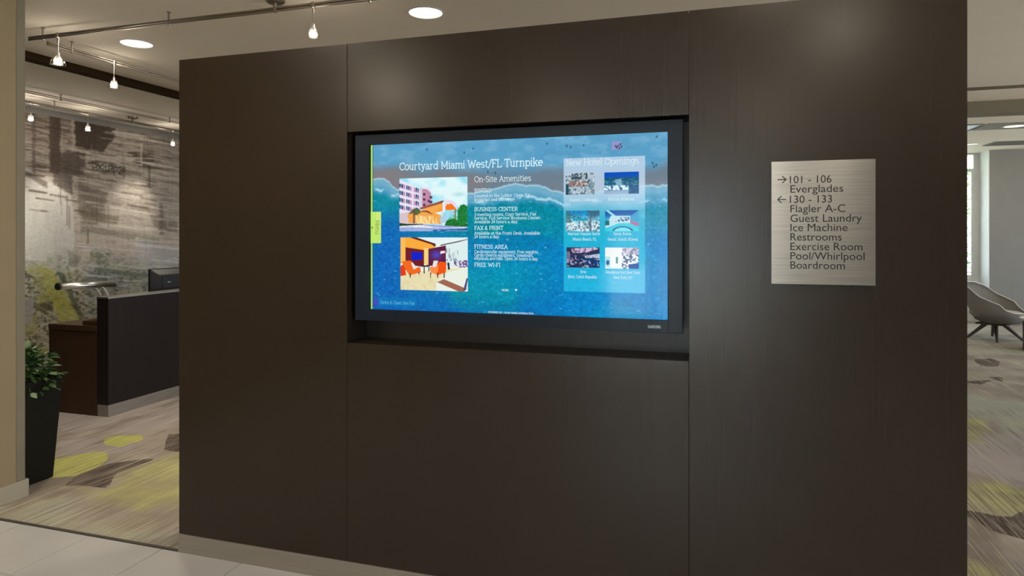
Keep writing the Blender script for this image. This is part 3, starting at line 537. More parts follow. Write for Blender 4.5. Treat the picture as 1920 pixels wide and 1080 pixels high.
    m = thumb(689, 116, 779, 184, (120, 145, 160), (185, 200, 215)); P(pg(Q([(.2, .02), (.75, 0), (.75, .3), (.2, .3)])), (60, 85, 95)); P(pg(Q([(.1, .35), (.72, .35), (.72, .62), (.1, .62)])), (150, 120, 115)); P(pg(Q([(.05, .62), (.8, .62), (.9, 1), (.3, 1)])), (170, 190, 205)); P(m*sm(.55, .7, noise(6))*.7, (45, 65, 80)); P(m*sm(.6, .7, noise(5, 30))*.8, (225, 240, 245)); P(pg(Q([(0, .5), (.09, .5), (.09, 1), (0, 1)])), (25, 80, 95))
    m = thumb(810, 116, 915, 184, (20, 90, 140), (0, 80, 190)); P(m*sm(.2, .3, (Y-116)/68)*sm(.62, .55, (Y-116)/68), (15, 85, 120)); P(m*sm(.55, .7, noise(5, 9))*sm(.2, .3, (Y-116)/68)*.7, (90, 170, 190)); P(pg(Q([(0, .6), (.7, .6), (.7, .82), (0, .82)]))*sm(.35, .5, noise(7, 3)), (215, 240, 250)); P(pg(Q([(0, .84), (.7, .84), (.7, 1), (0, 1)])), (150, 175, 205)); P(pg(Q([(.72, .6), (1, .6), (1, 1), (.72, 1)]))*.6, (0, 70, 120)); P(pg(Q([(.3, .35), (.5, .3), (.5, .6), (.35, .6)]))*.6, (190, 220, 235))
    m = thumb(689, 233, 795, 298, (165, 215, 230), (20, 150, 215)); P(m*sm(.5, .6, (Y-233)/65)*sm(.4, .55, noise(6, 2)), (225, 235, 245)); P(m*sm(.52, .64, noise(4, 40))*.75, (60, 90, 110)); P(pg(Q([(0, 0), (.14, 0), (.16, .6), (0, .6)]))*.6, (60, 110, 110)); P(pg(Q([(.66, 0), (1, 0), (1, .25), (.76, .35), (.76, 1), (.7, 1), (.7, .3)]))*.6, (75, 90, 100)); P(pg(Q([(.2, .36), (.62, .36), (.62, .5), (.2, .5)])), (30, 165, 185))
    m = thumb(812, 233, 915, 298, (70, 185, 215), (0, 85, 170)); P(pg(Q([(0, 0), (.1, 0), (.35, .3), (.28, .34)])), (150, 220, 240)); P(pg(Q([(.18, .26), (.75, .26), (.75, .62), (.4, .62), (.05, .85), (0, .8)])), (190, 225, 235)); P(pg(Q([(.28, .33), (.72, .33), (.72, .56), (.3, .56)]))*sm(.5, .6, fbm(X/4, Y/6, 2)), (50, 90, 130)); P(pg(Q([(.75, .3), (1, .0), (1, .6), (.75, .5)])), (60, 160, 205)); P(pg(Q([(.75, .5), (1, .62), (1, .75), (.75, .68)])), (180, 110, 150)); P(pg(Q([(0, .85), (.4, .62), (.75, .62), (1, .85), (1, 1), (0, 1)])), (60, 205, 225)); e = np.abs(np.hypot((X-866)/30, (Y-300)/16)-1); P(m*(e < .12)*(Y < 296), (25, 110, 150)); P(m*(np.hypot((X-866)/26, (Y-300)/13) < 1), (120, 225, 240)); P(pg(Q([(0, .5), (.13, .5), (.13, .72), (0, .72)])), (20, 110, 125))
    m = thumb(691, 348, 795, 411, (30, 50, 90), (45, 55, 85)); P(pg(Q([(.13, .05), (.85, 0), (1, .05), (.6, .25), (.18, .27)])), (205, 185, 215)); P(pg(Q([(.55, .42), (1, .3), (1, .52), (.58, .52)])), (185, 200, 225)); P(pg(Q([(.45, .55), (1, .55), (1, 1), (.7, 1)])), (15, 60, 115)); P(m*sm(.56, .66, noise(5, 22))*sm(.25, .5, (Y-348)/63)*.8, (205, 195, 215)); P(m*sm(.55, .7, noise(6, 60))*.6, (60, 20, 50)); P(pg(Q([(0, .2), (.1, .2), (.13, .7), (0, .8)]))*.6, (160, 150, 180))
    m = thumb(812, 348, 915, 412, (240, 246, 248), (240, 242, 240)); P(pg(Q([(.5, 0), (1, 0), (1, 1), (.5, 1)]))*sm(.42, .6, noise(5, 77)), (80, 100, 140)); P(pg(Q([(.5, 0), (1, 0), (1, .3), (.5, .3)]))*.5, (190, 175, 205)); P(pg(Q([(.7, .8), (1, .72), (1, 1), (.7, 1)])), (10, 80, 165)); P(pg(Q([(0, .42), (.16, .42), (.16, .95), (0, .95)]))*.6, (150, 215, 225)); P(m*(np.hypot((X-820.5)/5.5, (Y-394)/8) < 1), (15, 110, 180)); P(m*(np.abs(fx*0+(X-812)/103-.35) < .03)*((Y-348)/64 > .45)*((Y-348)/64 < .75), (90, 150, 150))
    return lin(C)
SNX, SNY = 760, 430
def scr(s, t): return np.stack([SX+SW*s-TX, 0*s+YS-TYo, SZ-SHH*t-TZ], 1)
def scr_flip(s, t): return scr(s, t)
sme = grid_mesh('display', SNX, SNY, scr_flip, {'picture': paint_screen(SNX, SNY)})
for_flip = bmesh.new(); for_flip.from_mesh(sme)
if for_flip.faces and (lambda f: (f.normal_update() or f.normal.y))(next(iter(for_flip.faces))) > 0:
    bmesh.ops.reverse_faces(for_flip, faces=for_flip.faces); for_flip.to_mesh(sme)
for_flip.free()
DISP = mat('lit_display', (.004, .004, .005), .07); DISP.node_tree.nodes['Principled BSDF'].inputs['Specular IOR Level'].default_value = .16
a = N(DISP, 'ShaderNodeAttribute'); a.attribute_name = 'picture'; bb = DISP.node_tree.nodes['Principled BSDF']
L(DISP, a.outputs['Color'], bb.inputs['Emission Color']); bb.inputs['Emission Strength'].default_value = 1.0
disp = obj('display', sme, DISP, tv)
def splace(X, Y, off): return Vector((SX+SW*X/1000-TX, YS-off-TYo, SZ-SW*(-Y)/1000-TZ)) if False else Vector((SX+SW*X/1000-TX, YS-off-TYo, SZ+SW*Y/1000-TZ))
TXTW = emis('screen_text_white', (.72, .93, .98), .95, .3); TXTP = emis('screen_text_pale', (.80, .93, .95), .9, .3); TXTB = emis('screen_text_blue', (.12, .52, .85), .9, .3); TXTD = emis('screen_text_olive', (.30, .27, .10), .8, .3)
def st(txt, x, y, w, cap, m=TXTW, wt=.8): return slab_text('text', txt, x, -y, w, cap, m, disp, splace, wt)
st('Courtyard Miami West/FL Turnpike', 112, 89, 503, 24, wt=.85)
st('On-Site Amenities', 383, 136, 193, 18, wt=.7)
for txt, x, y, w, cap, wt in (('BISTRO', 383, 170, 59, 12, .85), ('Located in the Lobby. Open for', 383, 185.5, 190, 9, .8), ('breakfast and dinner.', 383, 198, 124, 9, .8),
    ('BUSINESS CENTER', 383, 231, 149, 12, .85), ('3 meeting rooms, Copy Service, Fax', 383, 246.5, 210, 9, .8), ('Service, Full Service Business Center.', 383, 258.5, 227, 9, .8), ('Available 24 hours a day.', 383, 270.5, 150, 9, .8),
    ('FAX & PRINT', 383, 292, 100, 12, .85), ('Available at the Front Desk. Available', 383, 307.5, 223, 9, .8), ('24 hours a day.', 383, 319, 88, 9, .8),
    ('FITNESS AREA', 383, 353, 115, 12, .85), ('Cardiovascular equipment, Free weights,', 383, 367.5, 218, 9, .8), ('Cardio theatre equipment, treadmills,', 383, 378.5, 200, 9, .8), ('ellipticals and bike. Open 24 hours a day.', 383, 389.5, 217, 9, .8),
    ('FREE WI-FI', 383, 412, 90, 12, .85), ('MORE', 477, 490, 24, 6, 1.0), ('POWERED BY - FOUR WINDS INTERACTIVE', 431, 562, 153, 5, 1.0)): st(txt, x, y, w, cap, wt=wt)
st('New Hotel Openings', 689, 92, 226, 19, TXTP, .7)
for txt, x, y, w in (('Aspen, Colorado', 700, 203, 90), ('Boca Raton', 822, 203, 80), ('Marriott Stanton South', 695, 309, 102), ('Miami Beach, FL', 710, 326, 76), ('Seoul, Korea', 838, 309, 54), ('Seoul, South Korea', 820, 326, 92), ('Brno', 735, 427, 18), ('Brno, Czech Republic', 696, 443, 92), ('Residence Inn New York', 814, 427, 104), ('New York, NY', 838, 443, 58)):
    st(txt, x, y, w, 8, TXTP, .8)
st('Dates & Clean the Fair', 40, 544, 131, 10, TXTB, .8)
bm = bmesh.new(); bm.faces.new([bm.verts.new(splace(x, -y, .0006)) for x, y in ((521, 483), (531, 483), (526, 490))]); obj('arrow', bm, TXTW, disp)
def vplace(X, Y, off): return splace(22+Y, -(258+X), off)        # turned a quarter clockwise
slab_text('text', 'Menu', 0, 0, 50, 15, TXTD, disp, vplace, .7)
LOGO = mat('bezel_logo', (.6, .78, .9), .4); noisy(LOGO, (.57, .75, .87), (.63, .8, .93), (9, 9, 9), 5)
slab_text('logo', 'SAMSUNG', -.262, 1.2385, .052, .0105, LOGO, tv, lambda X, Y, o: Vector((X-TX, .0298-TYo-o, Y-TZ)), 1.6)

# ------------------------------------------------------------------ brushed metal directory sign
sg = tag(empty('directory_sign', (.385, -.006, 1.665)), 'brushed metal directory sign with arrows and room names on the dark wood wall', 'sign')
SGM = mat('brushed_aluminium_sign', (.42, .40, .36), .30, 1)
nt = noisy(SGM, (.33, .33, .325), (.47, .47, .46), (3, 3, 260), 1.6, 5, .3, .7)
SGM.node_tree.nodes['Principled BSDF'].inputs['Anisotropic'].default_value = .9; SGM.node_tree.nodes['Principled BSDF'].inputs['Anisotropic Rotation'].default_value = .25
tg = N(SGM, 'ShaderNodeTangent'); tg.direction_type = 'RADIAL'; tg.axis = 'Z'; L(SGM, tg.outputs[0], SGM.node_tree.nodes['Principled BSDF'].inputs['Tangent'])
sgx0, sgx1, sgz0, sgz1 = .207-.385, .563-.385, 1.433-1.665, 1.898-1.665
obj('plate', bx(sgx0, sgx1, -.010, -.004, sgz0, sgz1, .0008), SGM, sg)
for sx in (-.13, .13):
    for sz in (-.18, .18): obj('standoff', cyl((sx, -.004, sz), (sx, .006, sz), .012), BLACKP, sg)
def sans(name, txt, size, m, parent, loc, width=None, extr=.0006, off=.0):
    cu = bpy.data.curves.new('tmp', 'FONT'); cu.body = txt; cu.size = size; cu.extrude = extr; cu.offset = off; cu.resolution_u = 3
    o = bpy.data.objects.new('tmp', cu); COL.objects.link(o); bpy.context.view_layer.update()
    me = bpy.data.meshes.new_from_object(o.evaluated_get(bpy.context.evaluated_depsgraph_get())); bpy.data.objects.remove(o)
    co = np.zeros(len(me.vertices)*3); me.vertices.foreach_get('co', co); co = co.reshape(-1, 3)
    co[:, 0] -= co[:, 0].min(); k = width/co[:, 0].max() if width else 1; co[:, 0] *= k
    out = np.stack([co[:, 0]+loc[0], loc[1]-co[:, 2], co[:, 1]+loc[2]], 1); me.vertices.foreach_set('co', out.astype(np.float32).ravel()); me.name = name
    return obj(name, me, m, parent)
def sgpt(u, v):                                # millimetres on the plate from two corner readings
    a = (u-960)/1233; dx, dy = -ST+a*CT, CT+a*ST; t = (-.016-CY)/dy; return dx*t-.385, H+(440-v)/1233*t-1.665
rows = [('101 - 106', 1481, 1559, 343.0), ('Everglades', 1482, 1581, 360.5), ('130 - 133', 1481, 1560, 380.2), ('Flagler A-C', 1482, 1585, 397.8), ('Guest Laundry', 1482, 1616, 415.8), ('Ice Machine', 1482, 1589, 433.3), ('Restrooms', 1482, 1578, 451.0), ('Exercise Room', 1482, 1617, 469.2), ('Pool/Whirlpool', 1482, 1621, 487.0), ('Boardroom', 1482, 1584, 504.3)]
for txt, u0, u1, v in rows:
    x0, z0 = sgpt(u0, v); x1, z1 = sgpt(u1, v)
    sans('lettering', txt, .041, INK, sg, (x0, -.0103, (z0+z1)/2), x1-x0)
for u0, u1, v, d in ((1458, 1474, 337.0, 1), (1458, 1474, 374.2, -1)):
    x0, z = sgpt(u0, v); x1, _ = sgpt(u1, v); b = bmesh.new(); w = .0018; y = -.0108
    tip = x1 if d > 0 else x0; tail = x0 if d > 0 else x1
    def quad(p, q):
        p = Vector((p[0], y, p[1])); q = Vector((q[0], y, q[1])); t = (q-p).normalized(); n = Vector((t.z, 0, -t.x))*w
        b.faces.new([b.verts.new(c) for c in (p-n, p+n, q+n, q-n)])
    quad((tail, z), (tip, z)); quad((tip, z), (tip-d*.014, z+.013)); quad((tip, z), (tip-d*.014, z-.013))
    r = bmesh.ops.extrude_face_region(b, geom=b.faces[:]); bmesh.ops.translate(b, verts=[v for v in r['geom'] if isinstance(v, bmesh.types.BMVert)], vec=(0, .0007, 0)); bmesh.ops.recalc_face_normals(b, faces=b.faces)
    obj('arrow', b, INK, sg)

# ------------------------------------------------------------------ mural on the wall behind the desk
def paint_mural(nx, nz, y0, y1, z0, z1, xw):
    Yw, Zw = np.meshgrid(np.linspace(y0, y1, nx), np.linspace(z0, z1, nz)); Yw = Yw.ravel(); Zw = Zw.ravel()
    yy = Yw-CY; t = -ST*xw+CT*yy; r = CT*xw+ST*yy; U = 960+1233*r/t; V = 440-1233*(Zw-H)/t      # the print's own drawing grid
    C = np.zeros((len(U), 3)); sm = lambda a, b, v: (lambda q: q*q*(3-2*q))(np.clip((v-a)/(b-a), 0, 1))
    def P(m, c): C[:] = C*(1-m[:, None])+np.array(c, float)*m[:, None]
    wob = (fbm(U/7, V/5, 4)-.5); W2 = fbm(U/40, V/30, 4); ss = fbm(U/26, (V-.16*U)/3.0, 4); fine = fbm(U/3, V/2.2, 3); vs = fbm(U/3.5+9, V/45, 4)
    C[:] = (168, 156, 142)
    P(sm(330, 200, V)*.75, (118, 98, 84)); P(sm(.45, .62, ss)*sm(420, 260, V)*.6, (80, 62, 50)); P(sm(.5, .7, ss)*.30*sm(520, 440, V), (112, 102, 88)); P(sm(.56, .68, fbm(U/30+40, (V-.16*U)/2.6, 3))*sm(470, 300, V)*.5, (190, 178, 162))
    pm = lambda pts, k=7: sm(-2.5, 2.5, poly_sd(U+wob*k, V+wob*k, pts))
    P(pm([(92, 200), (112, 205), (112, 330), (92, 322)])*.85, (66, 48, 36)); P(pm([(60, 200), (66, 200), (66, 330), (60, 326)])*.6, (78, 62, 52)); P(pm([(134, 218), (140, 218), (138, 370), (134, 370)])*.5, (185, 172, 156))
    P(pm([(140, 226), (215, 240), (212, 262), (190, 285), (142, 275)])*.9, (56, 40, 24)); P(pm([(108, 285), (160, 285), (158, 330), (106, 325)])*.75, (66, 52, 42)); P(pm([(170, 300), (236, 312), (232, 332), (172, 322)])*sm(.4, .55, fine)*.85, (62, 52, 44)); P(pm([(232, 280), (334, 300), (334, 322), (262, 316)])*sm(.45, .58, ss)*.8, (72, 60, 50))
    P(pm([(288, 250), (334, 262), (334, 330), (288, 312)])*.55, (158, 146, 134)); P(pm([(98, 322), (136, 330), (136, 366), (100, 345)])*.7, (72, 62, 56)); P(pm([(148, 345), (200, 360), (196, 420), (146, 402)])*.6, (110, 96, 80))
    for k in range(7):
        a = 292+k*22; P(pm([(150, a), (334, a+34), (334, a+40), (150, a+5)], 3)*.55*sm(.35, .55, W2), (188, 178, 162))
    P(pm([(152, 395), (225, 405), (215, 425), (150, 418)])*.55, (104, 94, 72)); P(pm([(150, 422), (260, 440), (250, 450), (150, 434)])*.45, (98, 92, 80))
    P(pm([(20, 312), (52, 316), (86, 345), (90, 340), (134, 368), (138, 420), (140, 560), (20, 560)], 4), (182, 177, 166)); P(pm([(20, 312), (55, 322), (88, 342), (88, 354), (60, 336), (20, 318)], 3)*.8, (104, 90, 80)); P(pm([(20, 340), (80, 380), (100, 480), (20, 500)])*.5, (194, 190, 178)); P(pm([(96, 355), (136, 372), (138, 560), (108, 540)])*.3, (165, 158, 150))
    P(pm([(275, 395), (334, 415), (334, 440), (290, 425)])*.5, (100, 88, 78)); P(pm([(298, 380), (305, 380), (305, 440), (298, 440)])*.5, (80, 70, 66))
    # lower part: foliage greens, greys
    low = sm(455, 540, V+30*(W2-.5)); P(low*sm(120, 190, U)*.7, (128, 132, 134)); P(low*sm(160, 90, U)*.5, (158, 154, 130))
    P(low*sm(.42, .66, fbm(U/12, V/9, 4))*.55, (112, 114, 88)); P(low*sm(.52, .68, fbm(U/6+30, V/4, 4))*.75, (62, 64, 50)); P(low*sm(.5, .7, fbm(U/26+12, V/16, 3))*.5*sm(200, 120, U), (150, 148, 78))
    P(pm([(70, 500), (98, 505), (150, 600), (150, 640), (120, 618)], 10)*.7, (152, 150, 62)); P(pm([(106, 508), (118, 512), (158, 596), (150, 602)])*.65, (58, 62, 40)); P(pm([(48, 500), (70, 502), (100, 560), (90, 580)])*.5, (140, 138, 70)); P(pm([(36, 560), (66, 556), (60, 606), (36, 612)])*.7, (146, 144, 150)); P(pm([(64, 570), (100, 566), (98, 584), (66, 584)])*.6, (46, 46, 36)); P(pm([(128, 470), (150, 480), (146, 500), (130, 500)])*.5, (102, 100, 86))
    P(pm([(176, 500), (260, 512), (334, 516), (334, 521), (250, 520), (176, 508)], 3)*.7, (84, 90, 76)); P(pm([(222, 540), (262, 520), (268, 548), (220, 552)], 3)*.55, (160, 152, 138)); P(pm([(260, 440), (300, 446), (296, 470), (264, 462)])*.35, (106, 110, 94)); P(pm([(160, 505), (200, 515), (200, 540), (160, 530)])*.5, (88, 86, 90)); P(pm([(168, 462), (210, 470), (204, 498), (170, 490)])*sm(.4, .6, fine)*.7, (84, 94, 68)); P(pm([(250, 450), (334, 465), (334, 515), (262, 500)])*.45, (160, 162, 166))
    rs = random.Random(8)
    def strokes(n, u0, u1, v0, v1, slope, ln, wd, cols, al):
        for _ in range(n):
            u, v = rs.uniform(u0, u1), rs.uniform(v0, v1); l = rs.uniform(*ln); w = rs.uniform(*wd); k = slope+rs.uniform(-.05, .05)
            idx = np.nonzero((U > u-2) & (U < u+l+2) & (np.abs(V-v-k*(U-u)) < w*3))[0]
            if len(idx):
                m = np.exp(-((V[idx]-v-k*(U[idx]-u))/w)**2)*sm(u-2, u+3, U[idx])*sm(u+l+2, u+l-4, U[idx])*rs.uniform(*al)
                C[idx] = C[idx]*(1-m[:, None])+np.array(rs.choice(cols), float)*m[:, None]
    strokes(46, 130, 330, 240, 430, .15, (20, 110), (.8, 2.4), [(196, 186, 172), (206, 198, 184)], (.35, .8))
    strokes(60, 36, 330, 215, 400, .15, (10, 50), (.7, 2.2), [(70, 54, 44), (88, 72, 60), (56, 42, 30)], (.3, .75))
    strokes(24, 40, 330, 450, 520, .08, (20, 90), (.8, 2.), [(200, 198, 196), (186, 184, 176)], (.3, .7))
    strokes(40, 36, 320, 490, 640, .5, (8, 40), (.8, 3), [(70, 74, 50), (52, 54, 40), (160, 158, 90), (168, 166, 150)], (.3, .8))
    strokes(26, 180, 330, 500, 545, .04, (20, 90), (.7, 1.8), [(80, 84, 74), (178, 178, 170), (96, 98, 100)], (.3, .7))
    for _ in range(34):
        u, v0_, h_ = rs.uniform(90, 330), rs.uniform(225, 430), rs.uniform(14, 60); w = rs.uniform(.6, 1.6)
        idx = np.nonzero((np.abs(U-u) < w*3) & (V > v0_) & (V < v0_+h_))[0]; m = np.exp(-((U[idx]-u)/w)**2)*rs.uniform(.25, .6)
        C[idx] = C[idx]*(1-m[:, None])+np.array(rs.choice([(80, 66, 56), (190, 180, 166)]), float)*m[:, None]
    C += ((fine-.5)*26)[:, None]; C += ((vs-.5)*14)[:, None]
    return lin(C*1.06)*np.array([.96, 1.0, 1.06])
MNX, MNZ = 520, 400
my0, my1, mz0, mz1 = 1.2, 7.4, .12, 3.075
mme = grid_mesh('mural', MNX, MNZ, lambda s, t: np.stack([0*s+.004, my0+(my1-my0)*s, mz0+(mz1-mz0)*t], 1), {'print': paint_mural(MNX, MNZ, my0, my1, mz0, mz1, XM)})
MUR = mat('mural_print', (.5, .5, .5), .6); a = N(MUR, 'ShaderNodeAttribute'); a.attribute_name = 'print'; L(MUR, a.outputs['Color'], MUR.node_tree.nodes['Principled BSDF'].inputs['Base Color'])
b = bx(0, .0035, my0, my1, mz0, mz1)
mu = tag(empty('wall_mural', (XM, 0, 0)), 'large sepia and green mural of buildings and foliage on the wall behind the desk', 'mural')
obj('backing', b, GREYW, mu); obj('print', mme, MUR, mu)

# ------------------------------------------------------------------ reception desk
dk = tag(empty('reception_desk', (-5.2, 1.806, 0)), 'dark brown reception desk with a raised front panel and metal plinth, beside the mural', 'desk')
def db(name, m, x0, x1, y0, y1, z0, z1, bev=.001): return obj(name, bx(x0+5.2, x1+5.2, y0-1.806, y1-1.806, z0, z1, bev), m, dk)
DY1 = 4.6
db('front_panel', DESKDARK, -5.265, -5.135, 1.806, DY1, .106, 1.050)
db('ledge', STEEL, -5.268, -5.133, 1.803, DY1+.003, 1.0505, 1.066)
db('plinth', STEEL, -5.262, -5.138, 1.809, DY1-.003, 0, .1055)
db('worktop', DESKBROWN, -5.836, -5.2655, 1.800, DY1, .755, .803)
db('side_panel', DESKBROWN, -5.828, -5.266, 1.808, 1.846, .0, .7545)
db('side_panel', DESKBROWN, -5.828, -5.266, DY1-.04, DY1-.002, .0, .7545)
db('edge_strip', DESKBROWN, -5.836, -5.829, 1.806, 1.85, .0, .7545)
db('modesty_panel', DESKBROWN, -5.30, -5.2655, 1.846, DY1-.04, .02, .7545)
db('edge_band', DARKTRIM, -5.80, -5.30, 1.8065, 1.8082, .742, .7445, 0)
tr = tag(empty('letter_tray', (-5.36, 1.90, .803)), 'low dark brown tray on the desk worktop beside the raised front', 'tray')
b = bx(-.09, .09, -.08, .12, .0, .008); b = bx(-.09, -.082, -.08, .12, .008, .04, bm=b); b = bx(.082, .09, -.08, .12, .008, .04, bm=b); b = bx(-.082, .082, -.08, -.072, .008, .04, bm=b); b = bx(-.082, .082, .112, .12, .008, .04, bm=b)
obj('tray_body', b, DESKBROWN, tr); obj('paper', bx(-.078, .078, -.068, .108, .0085, .02), WHITEP, tr)
# lamp
ARMM = mat('bright_chrome_arm', (.92, .90, .86), .42, .6); noisy(ARMM, (.9, .88, .84), (.94, .92, .88), (4, 4, 4), 6)
lp = tag(empty('desk_lamp', (-5.50, 2.10, .803)), 'chrome tube desk lamp on two curved arms, over the reception desk', 'lamp')
obj('base', lathe([(.085, 0), (.09, .004), (.09, .014), (.06, .02), (0, .021)], 28), CHROME, lp, smooth=False)
tube_y0, tube_y1 = 1.625-2.10, 2.19-2.10
obj('lamp_shade', lathe([(.030, 0), (.030, .56)], 28, None, (0, tube_y0+.012, .362), Vector((0, .565, -.018)).normalized()), CHROME, lp, smooth=True)
obj('end_cap', lathe([(.0315, 0), (.0318, .018)], 28, None, (0, tube_y0-.006, .3622), Vector((0, 1, -.03))), BLACKP, lp)
obj('end_cap', lathe([(.0305, 0), (.0305, .004)], 28, None, (0, tube_y1-.002, .3442), Vector((0, 1, -.03))), STEEL, lp)
for dx, dy in ((-.012, -.055), (.012, 0)):
    pts = [(dx, dy+.03, .012), (dx, dy+.03, .12), (dx, dy+.025, .20), (dx, dy+.005, .265), (dx, dy-.035, .318), (dx, dy-.085, .338)]
    obj('arm', tube(pts, .0062, 10), ARMM, lp, smooth=True)
# monitor, its back towards the lobby
mo = tag(empty('computer_monitor', (-5.56, 2.93, .803)), 'black computer monitor seen from behind on the reception desk', 'monitor')
obj('stand_base', lathe([(.11, 0), (.115, .006), (.04, .018), (0, .019)], 24), BLACKP, mo); obj('stand_neck', bx(-.005, .03, -.04, .04, .015, .2, .004), BLACKP, mo)
b = bmesh.new()
def frustum(x0, hy0, z00, z01, x1, hy1, z10, z11):
    v = [b.verts.new(c) for c in ((x0, -hy0, z00), (x0, hy0, z00), (x0, hy0, z01), (x0, -hy0, z01), (x1, -hy1, z10), (x1, hy1, z10), (x1, hy1, z11), (x1, -hy1, z11))]
    for q in ((0, 3, 2, 1), (4, 5, 6, 7), (0, 1, 5, 4), (1, 2, 6, 5), (2, 3, 7, 6), (3, 0, 4, 7)): b.faces.new([v[i] for i in q])
frustum(-.03, .26, .10, .462, -.005, .26, .10, .462); frustum(-.005, .255, .105, .457, .045, .19, .15, .400)
bmesh.ops.bevel(b, geom=b.edges[:], offset=.004, segments=2, affect='EDGES')
obj('housing', b, BLACKP, mo); obj('rear_cover', bx(.045, .052, -.15, .17, .17, .375, .003), BLACKP, mo)
obj('maker_plate', bx(.052, .0528, -.085, -.050, .315, .321), LOGO, mo)
obj('screen_face', bx(-.032, -.0301, -.25, .25, .115, .45), NICHE, mo)

# ------------------------------------------------------------------ planter with ivy
pt = tag(empty('potted_plant', (-4.35, .475, 0)), 'leafy green ivy in a tall black tapered planter beside the cream wall', 'plant')
b = bmesh.new(); R0, R1, R2, PH = .120, .160, .149, .685
def ring(h, z): return [b.verts.new(c) for c in ((-h, -h, z), (h, -h, z), (h, h, z), (-h, h, z))]
rg = [ring(R0, 0), ring(R1, PH), ring(R2, PH), ring(R2-.01, PH-.06)]
for A_, B_ in zip(rg, rg[1:]):
    for i in range(4): b.faces.new((A_[i], A_[(i+1) % 4], B_[(i+1) % 4], B_[i]))
b.faces.new(rg[0][::-1]); b.faces.new(rg[-1]); bmesh.ops.recalc_face_normals(b, faces=b.faces)
bmesh.ops.bevel(b, geom=[e for e in b.edges if abs(e.verts[0].co.z-e.verts[1].co.z) > .3], offset=.006, segments=2, affect='EDGES')
obj('planter', b, POT, pt)
obj('soil', bx(-.138, .138, -.138, .138, PH-.075, PH-.045), SOIL, pt)
def leaf_mesh(m):
    b = bmesh.new(); prof = [(0, 0), (.16, .26), (.38, .46), (.52, .34), (.72, .26), (.9, .10), (1, 0)]
    mid = [b.verts.new((x, 0, -.22*(x-.4)**2-.02)) for x, _ in prof]
    for s in (-1, 1):
        ed = [b.verts.new((x-.05*w, s*w, .12*w-.22*(x-.4)**2)) if w else mid[i] for i, (x, w) in enumerate(prof)]
        for i in range(len(prof)-1):
            q = [mid[i], mid[i+1], ed[i+1], ed[i]]; q = list(dict.fromkeys(q))
            if len(q) > 2: b.faces.new(q if s > 0 else q[::-1])
    bmesh.ops.solidify(b, geom=b.faces[:], thickness=.012)
    me = bpy.data.meshes.new('leaf'); b.to_mesh(me); b.free(); me.materials.append(m); me.polygons.foreach_set('use_smooth', [True]*len(me.polygons)); return me
LM = [leaf_mesh(LEAF), leaf_mesh(LEAF2)]
rl = random.Random(11); stems = None
for k in range(330):
    az = rl.uniform(0, 2*math.pi); el = rl.uniform(-.45, 1.45); R = rl.uniform(.45, 1.08)
    dirv = Vector((math.cos(az)*math.cos(el), math.sin(az)*math.cos(el), math.sin(el)))
    p = Vector((0, 0, PH-.02))+Vector((dirv.x*.215*R+.01, dirv.y*.18*R, max(-.055, dirv.z*.19*R)))
    if abs(p.x) < .168 and abs(p.y) < .168 and p.z < PH+.01: p.z = PH+.012
    if p.y < -.135 and p.x > -.05: p.y = -.13
    o = bpy.data.objects.new('leaf', LM[1 if rl.random() < .36 else 0]); COL.objects.link(o); o.parent = pt; o.location = p
    s = rl.uniform(.04, .075)
    if p.y < -.09: s *= .6
    o.scale = (s, s*rl.uniform(.9, 1.2), s)
    d = Vector((dirv.x, dirv.y*.8, dirv.z*.5-.25+rl.uniform(-.3, .3))).normalized()
    if p.y < -.07: d.y = abs(d.y)*.4
    q = d.to_track_quat('X', 'Z'); o.rotation_mode = 'QUATERNION'; o.rotation_quaternion = q @ Matrix.Rotation(rl.uniform(-.6, .6), 3, 'X').to_quaternion()
    if k % 3 == 0: stems = tube([(rl.uniform(-.05, .05), rl.uniform(-.05, .05), PH-.05), tuple(p*.5+Vector((0, 0, PH*.5+.04))), tuple(p)], .0022, 5, stems)
obj('stems', stems, LEAF, pt)

# ------------------------------------------------------------------ corner guard on the cream wall
cg = tag(box('corner_guard', GUARD, (0, .0035, -.052, 0.0, 0, CZ-.112)), 'grey vinyl guard strip up the corner of the cream wall', 'corner guard'); cg.location = (-4.0899, .2985, .108)

# ------------------------------------------------------------------ ceiling fixtures
def downlight(x, y, r, lens, label, group=None, power=0):
    group = 'round downlights set in the ceiling'
    t = tag(empty('downlight', (x, y, CZ)), label, 'downlight', group)
    obj('trim_ring', lathe([(r, -.001), (r+.012, -.001), (r+.014, -.005), (r+.004, -.008), (r, -.004)], 40, cap=False), WHITEP, t)
    obj('lens', lathe([(0, -.0035), (r, -.0035), (r, -.001), (0, -.001)], 40, cap=False), lens, t)
    if power:
        light('down_lamp', 'AREA', (x, y, CZ-.012), power, (1, .86, .67), 2*r*.9, (x, y, 0))
    return t
downlight(-4.415, 1.43, .112, LENS, 'lit round downlight in the ceiling above the far end of the left track rail', None, DOWN_P)
downlight(-1.90, 1.44, .112, LENS, 'lit round downlight just above the top edge of the dark wood wall', None, DOWN_P)
downlight(4.035, 8.21, .13, LENSF, 'pale downlight in the far ceiling beyond the beam, right of the wood wall', None, 12)
downlight(4.146, 10.18, .09, LENSF, 'small downlight in the far ceiling close to the window', None, 8)
HL = 'added lamp under the lobby ceiling, out of the picture'
for x, y, q in ((.3, 1.44, .6), (-2.4, -1.0, .55), (.3, -1.0, .4), (.86, -2.5, .42), (-3.2, -3.4, 1.4), (-2.0, -5.8, 1.6), (.6, -5.8, 1.2), (3.1, -4.6, .5), (-5.0, 4.2, .8)):
    light('down_lamp', 'AREA', (x, y, CZ-.012), DOWN_P*q, (1, .86, .67), .2, (x, y, 0))  # lamps added out of view without fixtures, for room light and the sign highlight

